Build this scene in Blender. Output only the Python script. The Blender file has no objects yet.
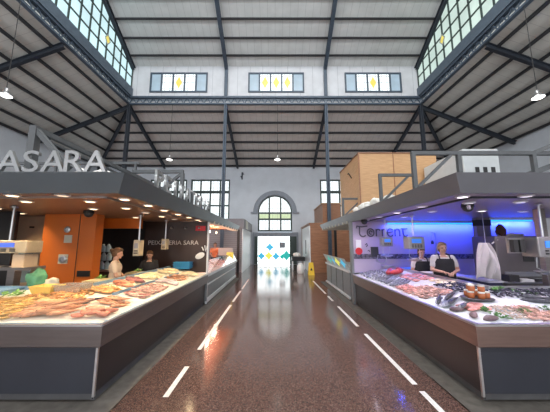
import bpy, bmesh, math, random
from mathutils import Vector, Matrix
random.seed(7)
PI = math.pi
S = bpy.context.scene
C = S.collection

# ------------------------------------------------------------------ camera, world, big lights
cd = bpy.data.cameras.new('camera'); cam = bpy.data.objects.new('camera', cd); C.objects.link(cam)
cam.location = (0, 0, 1.75); cam.rotation_euler = (math.radians(98.1), 0, 0)
cd.sensor_width = 36; cd.lens = 255 / 550 * 36; cd.clip_start = .05; cd.clip_end = 200
S.camera = cam
S.view_settings.view_transform = 'Standard'; S.view_settings.look = 'None'
S.view_settings.gamma = 1; S.view_settings.use_curve_mapping = False
S.view_settings.exposure = 0.0
w = bpy.data.worlds.new('sky'); S.world = w; w.use_nodes = True
w.node_tree.nodes['Background'].inputs[0].default_value = (.75, .87, 1, 1)
w.node_tree.nodes['Background'].inputs[1].default_value = 1.0

def area(name, loc, rot, sx, sy, power, col):
    l = bpy.data.lights.new(name, 'AREA'); l.shape = 'RECTANGLE'; l.size = sx; l.size_y = sy
    l.energy = power; l.color = col
    o = bpy.data.objects.new(name, l); C.objects.link(o); o.location = loc; o.rotation_euler = rot
    return o
area('ridge_fill', (0, 5, 17.6), (0, 0, 0), 16, 5, 2400, (1, .98, .96))  # added overhead lamp under the ridge; the roof has no opening there
area('front_high_fill', (0, -4.6, 13.6), (math.radians(90), 0, 0), 17, 4.5, 3200, (.93, .97, 1))  # added lamp before the blank front wall, brightens the high roof
area('front_low_fill', (0, -4.6, 3.0), (math.radians(96), 0, 0), 17, 5, 560, (.97, .98, 1))  # added low lamp behind the camera, lights signs and back wall
area('left_aisle_fill', (-14.6, 2, 5.2), (0, math.radians(-90), 0), 2.6, 14, 420, (.93, .97, 1))  # added lamp inside the left wall, which has no window
area('right_aisle_fill', (14.6, 2, 5.2), (0, math.radians(90), 0), 2.6, 14, 330, (.93, .97, 1))  # added lamp on the right side too, before a solid wall

# ------------------------------------------------------------------ materials
M = {}
def mat(name, col, rough=.6, metal=0, var=.08, scale=6, bump=0, bscale=40, emit=None, estr=1, spec=.5, alpha=1, trans=0, stretch=None, coat=0):
    m = bpy.data.materials.new(name); m.use_nodes = True; nt = m.node_tree
    b = nt.nodes['Principled BSDF']
    b.inputs['Roughness'].default_value = rough; b.inputs['Metallic'].default_value = metal
    b.inputs['Specular IOR Level'].default_value = spec
    if coat: b.inputs['Coat Weight'].default_value = coat; b.inputs['Coat Roughness'].default_value = .05
    if trans: b.inputs['Transmission Weight'].default_value = trans
    b.inputs['Alpha'].default_value = alpha
    tc = nt.nodes.new('ShaderNodeTexCoord'); mp = nt.nodes.new('ShaderNodeMapping')
    nt.links.new(tc.outputs['Object'], mp.inputs[0])
    if stretch: mp.inputs['Scale'].default_value = stretch
    n = nt.nodes.new('ShaderNodeTexNoise'); n.inputs['Scale'].default_value = scale; n.inputs['Detail'].default_value = 3
    nt.links.new(mp.outputs[0], n.inputs['Vector'])
    r = nt.nodes.new('ShaderNodeValToRGB'); e = r.color_ramp.elements
    e[0].position = .3; e[1].position = .7
    c = Vector(col[:3])
    e[0].color = (*[max(0, x * (1 - var)) for x in c], 1); e[1].color = (*[min(1, x * (1 + var)) for x in c], 1)
    nt.links.new(n.outputs['Fac'], r.inputs[0]); nt.links.new(r.outputs[0], b.inputs['Base Color'])
    if emit:
        b.inputs['Emission Color'].default_value = (*emit, 1); b.inputs['Emission Strength'].default_value = estr
    if bump:
        n2 = nt.nodes.new('ShaderNodeTexNoise'); n2.inputs['Scale'].default_value = bscale
        nt.links.new(mp.outputs[0], n2.inputs['Vector'])
        bp = nt.nodes.new('ShaderNodeBump'); bp.inputs['Strength'].default_value = bump
        nt.links.new(n2.outputs['Fac'], bp.inputs['Height']); nt.links.new(bp.outputs[0], b.inputs['Normal'])
    M[name] = m; return m

def boards(name, c1, c2, axis, period, width=.03, rough=.7, metal=0, noise=.06, bump=.3):
    """flat colour with thin joints every `period` metres along an object axis"""
    m = bpy.data.materials.new(name); m.use_nodes = True; nt = m.node_tree; N = nt.nodes; L = nt.links
    b = N['Principled BSDF']; b.inputs['Roughness'].default_value = rough; b.inputs['Metallic'].default_value = metal
    tc = N.new('ShaderNodeTexCoord'); sp = N.new('ShaderNodeSeparateXYZ'); L.new(tc.outputs['Object'], sp.inputs[0])
    d = N.new('ShaderNodeMath'); d.operation = 'DIVIDE'; d.inputs[1].default_value = period; L.new(sp.outputs[axis], d.inputs[0])
    fr = N.new('ShaderNodeMath'); fr.operation = 'FRACT'; L.new(d.outputs[0], fr.inputs[0])
    lt = N.new('ShaderNodeMath'); lt.operation = 'LESS_THAN'; lt.inputs[1].default_value = width / period; L.new(fr.outputs[0], lt.inputs[0])
    n = N.new('ShaderNodeTexNoise'); n.inputs['Scale'].default_value = 2.2; n.inputs['Detail'].default_value = 4; L.new(tc.outputs['Object'], n.inputs['Vector'])
    r = N.new('ShaderNodeValToRGB'); r.color_ramp.elements[0].position = .3; r.color_ramp.elements[1].position = .7
    r.color_ramp.elements[0].color = (*[x * (1 - noise) for x in c1], 1); r.color_ramp.elements[1].color = (*[min(1, x * (1 + noise)) for x in c1], 1)
    L.new(n.outputs['Fac'], r.inputs[0])
    mx = N.new('ShaderNodeMix'); mx.data_type = 'RGBA'; L.new(lt.outputs[0], mx.inputs[0]); L.new(r.outputs[0], mx.inputs[6]); mx.inputs[7].default_value = (*c2, 1)
    L.new(mx.outputs[2], b.inputs['Base Color'])
    M[name] = m; return m

def wood(name, c1, c2, scale, stretch, rough=.45):
    m = bpy.data.materials.new(name); m.use_nodes = True; nt = m.node_tree; N = nt.nodes; L = nt.links
    b = N['Principled BSDF']; b.inputs['Roughness'].default_value = rough
    tc = N.new('ShaderNodeTexCoord'); mp = N.new('ShaderNodeMapping'); mp.inputs['Scale'].default_value = stretch
    L.new(tc.outputs['Object'], mp.inputs[0])
    n = N.new('ShaderNodeTexNoise'); n.inputs['Scale'].default_value = scale; n.inputs['Detail'].default_value = 6; n.inputs['Roughness'].default_value = .6
    L.new(mp.outputs[0], n.inputs['Vector'])
    r = N.new('ShaderNodeValToRGB'); r.color_ramp.elements[0].position = .35; r.color_ramp.elements[1].position = .65
    r.color_ramp.elements[0].color = (*c1, 1); r.color_ramp.elements[1].color = (*c2, 1)
    L.new(n.outputs['Fac'], r.inputs[0]); L.new(r.outputs[0], b.inputs['Base Color'])
    M[name] = m; return m

def glow(name, col, strength, var=0, scale=3):
    m = bpy.data.materials.new(name); m.use_nodes = True; nt = m.node_tree; N = nt.nodes; L = nt.links
    b = N['Principled BSDF']; b.inputs['Base Color'].default_value = (*[x * .3 for x in col], 1); b.inputs['Roughness'].default_value = .3
    b.inputs['Emission Strength'].default_value = strength
    tc = N.new('ShaderNodeTexCoord'); n = N.new('ShaderNodeTexNoise'); n.inputs['Scale'].default_value = scale; n.inputs['Detail'].default_value = 3
    L.new(tc.outputs['Object'], n.inputs['Vector'])
    r = N.new('ShaderNodeValToRGB'); r.color_ramp.elements[0].position = .35; r.color_ramp.elements[1].position = .65
    r.color_ramp.elements[0].color = (*[x * (1 - var) for x in col], 1); r.color_ramp.elements[1].color = (*[min(1, x * (1 + var)) for x in col], 1)
    L.new(n.outputs['Fac'], r.inputs[0]); L.new(r.outputs[0], b.inputs['Emission Color'])
    M[name] = m; return m

def terrazzo():
    m = bpy.data.materials.new('terrazzo'); m.use_nodes = True; nt = m.node_tree; N = nt.nodes; L = nt.links
    b = N['Principled BSDF']
    tc = N.new('ShaderNodeTexCoord')
    v = N.new('ShaderNodeTexVoronoi'); v.inputs['Scale'].default_value = 130; L.new(tc.outputs['Object'], v.inputs['Vector'])
    sp = N.new('ShaderNodeSeparateColor'); L.new(v.outputs['Color'], sp.inputs[0])
    r = N.new('ShaderNodeValToRGB'); e = r.color_ramp.elements
    e[0].position = 0; e[0].color = (.045, .027, .022, 1); e[1].position = 1; e[1].color = (.25, .17, .145, 1)
    k = e.new(.35); k.color = (.095, .053, .042, 1); k = e.new(.8); k.color = (.145, .083, .067, 1)
    L.new(sp.outputs[0], r.inputs[0])
    n = N.new('ShaderNodeTexNoise'); n.inputs['Scale'].default_value = .8; n.inputs['Detail'].default_value = 5; L.new(tc.outputs['Object'], n.inputs['Vector'])
    mr = N.new('ShaderNodeMapRange'); mr.inputs[1].default_value = .3; mr.inputs[2].default_value = .7; mr.inputs[3].default_value = .09; mr.inputs[4].default_value = .17
    L.new(n.outputs['Fac'], mr.inputs[0]); L.new(mr.outputs[0], b.inputs['Roughness'])
    L.new(r.outputs[0], b.inputs['Base Color']); b.inputs['Specular IOR Level'].default_value = .9
    M['terrazzo'] = m
terrazzo()
mat('concrete', (.13, .115, .10), .7, var=.25, scale=9, bump=.15)
mat('wall_paint', (.62, .65, .70), .9, var=.05, scale=1.5)
boards('clerestory_panel', (.62, .63, .66), (.42, .43, .46), 0, .8, .025)
boards('nave_roof', (.60, .61, .60), (.44, .45, .44), 0, .42, .018)
boards('back_roof', (.64, .60, .57), (.46, .44, .42), 0, .42, .018)
boards('side_roof', (.60, .60, .56), (.44, .44, .42), 1, .42, .018)
mat('dark_steel', (.035, .042, .055), .5, .2, var=.15)
mat('blue_steel', (.07, .095, .13), .45, .2, var=.12)
mat('sill_steel', (.085, .115, .15), .5, .1, var=.1)
mat('purlin_steel', (.03, .03, .034), .6, .1)
mat('web_grey', (.24, .28, .32), .6)
mat('green_frame', (.03, .05, .045), .5)
glow('pane_blue', (.62, .85, .90), .95, .12, .9)
glow('pane_green', (.62, .76, .70), .85, .12, .9)
glow('pane_white', (.86, .95, .97), 1.25, .10, 2)
glow('pane_tint', (.38, .50, .60), .8, .08, 2)
glow('pane_yellow', (.82, .68, .14), .9, .1, 5)
glow('pane_lime', (.62, .74, .45), .9, .1, 5)
glow('pane_door', (.90, .98, 1.0), 2.4, .05, 2)
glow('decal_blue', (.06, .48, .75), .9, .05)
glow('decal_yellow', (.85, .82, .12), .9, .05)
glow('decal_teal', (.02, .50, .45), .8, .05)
mat('lead', (.34, .38, .38), .6)
mat('moulding', (.26, .28, .32), .8)
mat('fascia', (.115, .135, .15), .38, .35, var=.06, scale=2)
mat('fascia_right', (.20, .21, .235), .38, .35, var=.06, scale=2)
mat('soffit_left', (.26, .15, .10), .4, var=.06)
mat('soffit_right', (.36, .31, .40), .4, var=.05)
mat('steel', (.55, .55, .56), .28, .9, var=.06, scale=3, stretch=(1, 1, 12))
mat('brushed', (.30, .27, .26), .35, .85, var=.1, scale=4, stretch=(1, 1, 14))
mat('rim_left', (.19, .165, .16), .33, .7, var=.08, scale=3, stretch=(1, 1, 10))
mat('rim_brown', (.27, .19, .165), .33, .7, var=.08, scale=3, stretch=(1, 1, 10))
mat('panel_dark', (.030, .025, .027), .33, .1, var=.12, scale=2)
mat('panel_front_reflect', (.030, .034, .046), .36, .1, var=.12, scale=2)  # same dark laminate as panel_dark, with a bluish reflection put into the colour
mat('panel_grey', (.22, .23, .24), .4, .4, var=.08)
mat('plinth', (.10, .10, .105), .5, var=.15)
mat('white_metal', (.72, .73, .74), .4, .1, var=.04)
mat('cream_metal', (.60, .58, .49), .5, var=.04)
mat('sign_steel', (.40, .40, .40), .3, .8, var=.05)
mat('orange', (.62, .155, .02), .4, var=.05, scale=1.2)
mat('orange_soffit', (.80, .24, .10), .5, var=.05)
mat('beige', (.60, .45, .31), .6, var=.06)
mat('black', (.012, .011, .012), .4)
mat('dark_wall', (.045, .025, .02), .35, var=.2, scale=1.5)
mat('purple_wall', (.50, .42, .55), .6, var=.05, scale=1.5)
mat('tile_band', (.12, .11, .16), .4, var=.9, scale=22)
mat('letter_pale', (.62, .58, .55), .5)
mat('letter_dark', (.10, .085, .12), .5)
mat('white', (.80, .80, .79), .5, var=.03)
mat('paper', (.85, .82, .76), .7, var=.04)
mat('line_white', (.72, .71, .68), .6, var=.14, scale=25)
mat('red', (.60, .02, .03), .4)
mat('yellow', (.80, .52, .03), .45)
mat('brown_bag', (.09, .035, .025), .7)
wood('ply', (.50, .28, .13), (.62, .37, .19), 3, (1.2, 1.2, 14))
wood('brown_ply', (.24, .105, .055), (.36, .17, .09), 3, (.8, .8, 12))
mat('corrugated', (.22, .20, .21), .55, .2)
boards('shutter', (.24, .22, .23), (.16, .14, .15), 2, .12, .02)
mat('duct', (.55, .57, .57), .5, .1, var=.04)
mat('crate_blue', (.05, .30, .55), .4, var=.08)
mat('tray_rim', (.18, .30, .42), .35, var=.12)
mat('clear_plastic', (.85, .80, .70), .12, trans=.75, var=.02)
mat('water_bottle', (.50, .66, .72), .1, trans=.6, var=.05)
mat('yellow_plastic', (.86, .62, .16), .35)
mat('green_plastic', (.07, .25, .14), .4)
mat('leaf', (.07, .19, .04), .6, var=.35, scale=40)
mat('lettuce', (.16, .34, .08), .5, var=.3, scale=40)
mat('lcd', (.05, .12, .7), .3, emit=(.10, .16, .9), estr=.6)
mat('screen_blue', (.05, .25, .8), .3, emit=(.03, .16, .9), estr=.35)
mat('scale_body', (.30, .29, .29), .35, .5)
mat('scale_cream', (.50, .42, .29), .35, .2)
mat('rubber', (.03, .03, .03), .7)
mat('skin', (.55, .32, .23), .5, var=.06, scale=20)
mat('eye', (.02, .02, .02), .2)
mat('lips', (.45, .16, .13), .5)
mat('hair_brown', (.13, .065, .03), .6, var=.3, scale=60)
mat('hair_blond', (.30, .19, .10), .6, var=.3, scale=60)
mat('cloth_cream', (.66, .54, .42), .8, var=.05, bump=.1)
mat('cloth_white', (.62, .59, .58), .85, var=.05, bump=.2, bscale=12)
mat('cloth_black', (.018, .018, .022), .8, var=.2)
mat('trousers', (.03, .035, .06), .8)
mat('ice', (.78, .80, .84), .25, var=.08, scale=60, bump=.6, bscale=120)
mat('liner', (.80, .74, .62), .5, var=.08)
mat('fish_gold', (.66, .38, .12), .3, var=.3, scale=70)
mat('fish_gold_belly', (.82, .60, .28), .3, var=.15, scale=50)
mat('fish_pink', (.66, .31, .17), .3, var=.22, scale=40)
mat('fish_pink_belly', (.84, .62, .44), .3, var=.1)
mat('fish_dark', (.06, .06, .075), .25, var=.3, scale=40)
mat('fish_silver', (.55, .56, .60), .22, .3, var=.15, scale=40)
mat('fish_steel', (.27, .28, .33), .25, .2, var=.3, scale=50)
mat('salmon', (.78, .28, .17), .35, var=.15, scale=30)
mat('tuna', (.42, .04, .05), .35, var=.25, scale=20)
mat('coral', (.74, .32, .28), .35, var=.25, scale=50)
mat('prawn', (.66, .38, .31), .3, var=.25, scale=60)
mat('prawn_orange', (.78, .38, .14), .3, var=.25, scale=60)
mat('squid', (.70, .55, .55), .3, var=.15, scale=30)
mat('octopus', (.30, .12, .12), .35, var=.25, scale=40)
mat('fillet_cream', (.82, .68, .44), .4, var=.12, scale=25)
mat('shell_black', (.025, .025, .04), .25, var=.4, scale=60)
mat('shell_pale', (.50, .38, .30), .4, var=.3, scale=60)
mat('jar_amber', (.42, .13, .05), .2, var=.15)
mat('slate', (.04, .04, .045), .4)
mat('led_blue', (.1, .4, 1), .3, emit=(.01, .30, 1), estr=2.2)
mat('lamp_glow', (1, 1, 1), .3, emit=(1, .72, .42), estr=5)
mat('lamp_dim', (.8, .7, .6), .3, emit=(1, .75, .5), estr=1.2)
mat('lamp_cool_dim', (.8, .75, .85), .3, emit=(.9, .85, 1), estr=.9)
mat('lamp_cool', (1, 1, 1), .3, emit=(.95, .88, 1), estr=3)
mat('pendant_glow', (1, 1, 1), .3, emit=(1, .98, .9), estr=5)

def vary(name, lo, hi):
    """each individual gets its own lightness"""
    nt = M[name].node_tree; b = nt.nodes['Principled BSDF']; src = b.inputs['Base Color'].links[0].from_socket
    oi = nt.nodes.new('ShaderNodeObjectInfo'); mr = nt.nodes.new('ShaderNodeMapRange'); mr.inputs[3].default_value = lo; mr.inputs[4].default_value = hi
    hs = nt.nodes.new('ShaderNodeHueSaturation'); nt.links.new(oi.outputs['Random'], mr.inputs[0]); nt.links.new(mr.outputs[0], hs.inputs['Value'])
    nt.links.new(src, hs.inputs['Color']); nt.links.new(hs.outputs[0], b.inputs['Base Color'])
mat('cuttle', (.19, .12, .13), .35, var=.3, scale=30)
for n_ in ('fish_gold', 'fish_pink', 'prawn', 'prawn_orange', 'coral', 'fish_steel', 'squid'): vary(n_, .35, 1.25)
for n_ in ('salmon', 'fillet_cream', 'fish_gold_belly', 'fish_pink_belly', 'fish_silver', 'tuna', 'cuttle', 'shell_pale', 'leaf'): vary(n_, .6, 1.15)
# ------------------------------------------------------------------ mesh builder
def props(o, label=None, cat=None, group=None, kind=None):
    if label: o['label'] = label
    if cat: o['category'] = cat
    if group: o['group'] = group
    if kind: o['kind'] = kind
    return o

def frame(d, up=None):
    d = Vector(d).normalized(); up = Vector(up or (0, 0, 1))
    if abs(d.dot(up)) > .98: up = Vector((0, 1, 0))
    s = d.cross(up).normalized(); u = s.cross(d).normalized()
    return d, s, u

class MB:
    def __init__(s): s.v = []; s.f = []; s.m = []; s.mi = 0
    def add(s, vs, fs):
        o = len(s.v); s.v += [Vector(v) for v in vs]
        for f in fs: s.f.append([i + o for i in f]); s.m.append(s.mi)
        return s
    def box(s, x0, x1, y0, y1, z0, z1, rot=None, piv=None):
        vs = [Vector((x, y, z)) for z in (z0, z1) for y in (y0, y1) for x in (x0, x1)]
        if rot is not None:
            p = Vector(piv) if piv else Vector(((x0 + x1) / 2, (y0 + y1) / 2, (z0 + z1) / 2))
            vs = [rot @ (v - p) + p for v in vs]
        return s.add(vs, [(0, 2, 3, 1), (4, 5, 7, 6), (0, 1, 5, 4), (2, 6, 7, 3), (0, 4, 6, 2), (1, 3, 7, 5)])
    def bar(s, a, b, w, h, up=None):
        a = Vector(a); b = Vector(b); d, sd, u = frame(b - a, up); vs = []
        for p in (a, b):
            for i, j in ((-1, -1), (1, -1), (1, 1), (-1, 1)): vs.append(p + sd * i * w / 2 + u * j * h / 2)
        return s.add(vs, [(0, 1, 2, 3), (7, 6, 5, 4), (0, 4, 5, 1), (1, 5, 6, 2), (2, 6, 7, 3), (3, 7, 4, 0)])
    def ibeam(s, a, b, w, h, t=.02, up=None):
        a = Vector(a); b = Vector(b); d, sd, u = frame(b - a, up)
        s.bar(a, b, t, h, u); s.bar(a + u * (h / 2 - t / 2), b + u * (h / 2 - t / 2), w, t, u); s.bar(a - u * (h / 2 - t / 2), b - u * (h / 2 - t / 2), w, t, u)
        return s
    def tube(s, pts, r, seg=8, caps=True):
        pts = [Vector(p) for p in pts]; n = len(pts); rs = r if isinstance(r, (list, tuple)) else [r] * n
        vs = []; fs = []; up = None
        for i, p in enumerate(pts):
            d = (pts[min(i + 1, n - 1)] - pts[max(i - 1, 0)]).normalized()
            if up is None: _, sd, up = frame(d)
            else:
                sd = d.cross(up).normalized() if d.cross(up).length > 1e-4 else sd
                up = sd.cross(d).normalized()
            for k in range(seg):
                a = 2 * PI * k / seg; vs.append(p + (sd * math.cos(a) + up * math.sin(a)) * rs[i])
        for i in range(n - 1):
            for k in range(seg):
                k2 = (k + 1) % seg; fs.append((i * seg + k, i * seg + k2, (i + 1) * seg + k2, (i + 1) * seg + k))
        if caps: fs.append(tuple(range(seg - 1, -1, -1))); fs.append(tuple((n - 1) * seg + k for k in range(seg)))
        return s.add(vs, fs)
    def lathe(s, prof, c=(0, 0, 0), seg=20, mtx=None):
        vs = []; fs = []; n = len(prof); c = Vector(c)
        for r, z in prof:
            for k in range(seg):
                a = 2 * PI * k / seg; v = Vector((r * math.cos(a), r * math.sin(a), z))
                if mtx is not None: v = mtx @ v
                vs.append(v + c)
        for i in range(n - 1):
            for k in range(seg):
                k2 = (k + 1) % seg; fs.append((i * seg + k, i * seg + k2, (i + 1) * seg + k2, (i + 1) * seg + k))
        fs.append(tuple(range(seg - 1, -1, -1))); fs.append(tuple((n - 1) * seg + k for k in range(seg)))
        return s.add(vs, fs)
    def ell(s, c, r, seg=14, rings=9, rot=None):
        c = Vector(c); vs = []; fs = []
        if not isinstance(r, (tuple, list)): r = (r, r, r)
        for i in range(rings + 1):
            t = PI * i / rings - PI / 2
            for k in range(seg):
                a = 2 * PI * k / seg
                rr = max(math.cos(t), .001)
                v = Vector((r[0] * rr * math.cos(a), r[1] * rr * math.sin(a), r[2] * math.sin(t)))
                if rot is not None: v = rot @ v
                vs.append(v + c)
        for i in range(rings):
            for k in range(seg):
                k2 = (k + 1) % seg; fs.append((i * seg + k, i * seg + k2, (i + 1) * seg + k2, (i + 1) * seg + k))
        fs.append(tuple(range(seg - 1, -1, -1))); fs.append(tuple(rings * seg + k for k in range(seg)))
        return s.add(vs, fs)
    def cap(s, a, ra, b, rb):
        a = Vector(a); b = Vector(b); d = (b - a).normalized(); pts = []; rs = []
        for k in range(5): t = PI / 2 * k / 4; pts.append(a - d * ra * math.cos(t)); rs.append(max(ra * math.sin(t), .0006))
        for k in range(5): t = PI / 2 * k / 4; pts.append(b + d * rb * math.sin(t)); rs.append(max(rb * math.cos(t), .0006))
        return s.tube(pts, rs, 12)
    def prism(s, poly, fn, a0, a1):
        """poly: 2D points, fn(p, a) -> 3D"""
        n = len(poly); vs = [fn(p, a0) for p in poly] + [fn(p, a1) for p in poly]
        fs = [tuple(range(n)), tuple(range(2 * n - 1, n - 1, -1))] + [(i, i + n, (i + 1) % n + n, (i + 1) % n) for i in range(n)]
        return s.add(vs, fs)
    def mesh(s, name, mats, smooth=False, off=None):
        me = bpy.data.meshes.new(name)
        o = off or Vector((0, 0, 0))
        me.from_pydata([v - o for v in s.v], [], s.f)
        for m in (mats if isinstance(mats, (list, tuple)) else [mats]): me.materials.append(M[m])
        me.polygons.foreach_set('material_index', s.m)
        bm = bmesh.new(); bm.from_mesh(me); bmesh.ops.recalc_face_normals(bm, faces=bm.faces); bm.to_mesh(me); bm.free()
        if smooth:
            me.polygons.foreach_set('use_smooth', [True] * len(me.polygons))
            try: me.set_sharp_from_angle(angle=math.radians(45))
            except Exception: pass
        me.update(); return me
    def build(s, name, mats, parent=None, label=None, cat=None, group=None, kind=None, smooth=False, bevel=0, local=False):
        if parent is None:
            xs = [v.x for v in s.v]; ys = [v.y for v in s.v]; zs = [v.z for v in s.v]
            off = Vector(((min(xs) + max(xs)) / 2, (min(ys) + max(ys)) / 2, min(zs)))
        elif local: off = Vector((0, 0, 0))
        else:
            off = Vector((0, 0, 0)); q = parent
            while q: off += Vector(q.location); q = q.parent
        o = bpy.data.objects.new(name, s.mesh(name, mats, smooth, off)); C.objects.link(o)
        if parent is None: o.location = off
        else: o.parent = parent
        if bevel:
            b = o.modifiers.new('bevel', 'BEVEL'); b.width = bevel; b.segments = 2; b.limit_method = 'ANGLE'
        return props(o, label, cat, group, kind)

def thing(name, loc, label, cat, group=None, kind=None, rz=0):
    o = bpy.data.objects.new(name, None); C.objects.link(o); o.location = loc; o.rotation_euler = (0, 0, rz)
    o.empty_display_size = .1
    return props(o, label, cat, group, kind)

def copy_tree(o, loc=None, rz=None, label=None, parent=None):
    c = o.copy(); C.objects.link(c)
    if parent: c.parent = parent
    if loc is not None: c.location = loc
    if rz is not None: c.rotation_euler = (0, 0, rz)
    if label: c['label'] = label
    for ch in list(o.children): copy_tree(ch, parent=c)
    return c

def text_mesh(body, matn, height=None, width=None, extrude=.02, bold=0, thick_rel=None):
    cu = bpy.data.curves.new('lettering', 'FONT'); cu.body = body; cu.size = 1; cu.offset = bold; cu.resolution_u = 3
    ob = bpy.data.objects.new('lettering', cu); C.objects.link(ob)
    cu.extrude = .1
    bpy.context.view_layer.update()
    dg = bpy.context.evaluated_depsgraph_get()
    me = bpy.data.meshes.new_from_object(ob.evaluated_get(dg))
    bpy.data.objects.remove(ob); bpy.data.curves.remove(cu)
    xs = [v.co.x for v in me.vertices]; ys = [v.co.y for v in me.vertices]
    x0, x1, y0, y1 = min(xs), max(xs), min(ys), max(ys)
    sy = height / (y1 - y0) if height else 1; sx = width / (x1 - x0) if width else sy
    if not height: sy = sx
    for v in me.vertices:
        v.co.x = (v.co.x - (x0 + x1) / 2) * sx; v.co.y = (v.co.y - y0) * sy; v.co.z *= extrude / .2
    me.materials.clear(); me.materials.append(M[matn]); return me
def text_obj(name, body, matn, loc, rot, parent=None, **k):
    pr = {q: k.pop(q) for q in ('label', 'cat', 'group') if q in k}
    o = bpy.data.objects.new(name, text_mesh(body, matn, **k)); C.objects.link(o)
    off = Vector((0, 0, 0)); q = parent
    while q: off += Vector(q.location); q = q.parent
    o.location = Vector(loc) - off; o.rotation_euler = rot
    if parent: o.parent = parent
    return props(o, **pr)
ST = 'structure'

# ================================================================== STRUCTURE
YB, XW, YF = 20.8, 14.95, -5.0       # back wall, side walls, front wall
GX, GY = 9.15, 15.0                  # girder lines
ZG0, ZG1, ZS, ZR, ZE = 10.3, 10.85, 11.4, 12.95, 8.1
SL = .57; YRIDGE = 5.0
def zroof(y): return ZR + (GY - y) * SL if y > YRIDGE else ZR + (GY - YRIDGE) * SL - (YRIDGE - y) * SL
fl = MB().box(-16, 16, -5.2, 21.2, -.2, 0).build('floor', 'terrazzo', label='polished red-brown terrazzo floor of the market hall', cat='floor', kind=ST)
for i, (x, ys) in enumerate(((-1.25, ((2.1, 2.85), (3.19, 3.91), (4.49, 7.5), (7.9, 9.6), (10.0, 12.5))), (1.74, ((2.5, 3.3), (3.45, 5.21), (5.66, 7.35), (8.0, 8.7), (9.1, 12.0))))):
    for a, b in ys:
        MB().box(x - .032, x + .032, a, b, .0005, .003).build('line_marking', 'line_white', fl, label='worn white painted aisle line', kind=ST)

# back wall with openings left for windows (windows sit on it as framed units in shallow reveals)
def wall_with_holes(name, holes, x0, x1, z0, z1, y0, y1, m, label, arch=None):
    """wall facing -Y made of cells, leaving rectangular holes"""
    xs = sorted({x0, x1, *[h[0] for h in holes], *[h[1] for h in holes]}); zs = sorted({z0, z1, *[h[2] for h in holes], *[h[3] for h in holes]})
    b = MB()
    for i in range(len(xs) - 1):
        for j in range(len(zs) - 1):
            cx, cz = (xs[i] + xs[i + 1]) / 2, (zs[j] + zs[j + 1]) / 2
            if any(h[0] < cx < h[1] and h[2] < cz < h[3] for h in holes): continue
            b.box(xs[i], xs[i + 1], y0, y1, zs[j], zs[j + 1])
    if arch:   # fill the corners above the springing of a round arch
        cx, zsp, r = arch
        n = 14
        for sgn in (-1, 1):
            for k in range(n):
                a0, a1 = PI / 2 * k / n, PI / 2 * (k + 1) / n
                pts = [(cx + sgn * r * math.cos(a0), zsp + r * math.sin(a0)), (cx + sgn * r * math.cos(a1), zsp + r * math.sin(a1)),
                       (cx + sgn * r * math.cos(a1), zsp + r + .001), (cx + sgn * r * math.cos(a0), zsp + r + .001)]
                b.prism(pts, lambda p, a: (p[0], a, p[1]), y0, y1)
    return b.build(name, m, label=label, cat='wall', kind=ST)
AR = 1.4; AZ = 4.2
wins = [(-7.0, -3.75), (-10.4, -7.35), (3.75, 7.0), (7.35, 10.4)]
holes = [(a, b, 3.0, 6.95) for a, b in wins] + [(-AR, AR, 0, AZ + AR + .001)]
wall_with_holes('wall_back', holes, -XW - .2, XW + .2, 0, 8.9, YB, YB + .4, 'wall_paint', 'pale grey plastered back wall with arched window and glass door', arch=(0, AZ, AR))
MB().box(-XW - .4, -XW, YF - .2, YB + .4, 0, 8.9).build('wall_left', 'wall_paint', label='pale grey side wall beyond the orange stall', cat='wall', kind=ST)
MB().box(XW, XW + .4, YF - .2, YB + .4, 0, 8.9).build('wall_right', 'wall_paint', label='pale grey side wall beyond the purple stall', cat='wall', kind=ST)
MB().box(-XW - .4, XW + .4, YF - .4, YF - .02, 0, 19).build('wall_front', 'wall_paint', label='pale plastered wall opposite the arched window', cat='wall', kind=ST)
# clerestory wall above the back girder
cw = [(-7.95, -4.3), (-1.7, 1.85), (4.45, 8.05)]
CZ0, CZ1 = 11.15, 12.5
wall_with_holes('wall_clerestory', [(a, b, CZ0, CZ1) for a, b in cw], -GX, GX, ZG1 + .003, ZR + .02, GY, GY + .25, 'clerestory_panel', 'white panelled clerestory wall above the lattice girder')

# nave roof (two pitches) and lower roofs
def slab(pts, t, name, m, label):
    b = MB(); n = len(pts)
    b.add([Vector(p) for p in pts] + [Vector(p) + Vector((0, 0, t)) for p in pts],
          [tuple(range(n)), tuple(range(2 * n - 1, n - 1, -1))] + [(i, i + n, (i + 1) % n + n, (i + 1) % n) for i in range(n)])
    return b.build(name, m, label=label, cat='ceiling', kind=ST)
zr = zroof(YRIDGE)
XR = GX + .1
slab([(-XR, GY + .3, ZR - .15), (XR, GY + .3, ZR - .15), (XR, YRIDGE, zr), (-XR, YRIDGE, zr)], .15, 'ceiling', 'nave_roof', 'light grey boarded slope of the high roof over the aisle')
slab([(-XR, YRIDGE, zr), (XR, YRIDGE, zr), (XR, YF, zroof(YF)), (-XR, YF, zroof(YF))], .15, 'ceiling', 'nave_roof', 'light grey boarded high roof slope falling toward the front wall')
slab([(-GX, GY, ZG0 + .1), (GX, GY, ZG0 + .1), (XW, YB, ZE), (-XW, YB, ZE)], .12, 'ceiling', 'back_roof', 'beige-grey lower roof slope above the back wall')
slab([(-GX, YF, ZG0 + .1), (-GX, GY, ZG0 + .1), (-XW, YB, ZE), (-XW, YF, ZE)], .12, 'ceiling', 'side_roof', 'grey lower roof slope on the left above the orange stall')
slab([(GX, GY, ZG0 + .1), (GX, YF, ZG0 + .1), (XW, YF, ZE), (XW, YB, ZE)], .12, 'ceiling', 'side_roof', 'grey lower roof slope on the right above the purple stall')

ORD = 'first second third fourth fifth sixth seventh eighth ninth tenth eleventh twelfth thirteenth fourteenth fifteenth sixteenth seventeenth eighteenth nineteenth twentieth'.split()
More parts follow.
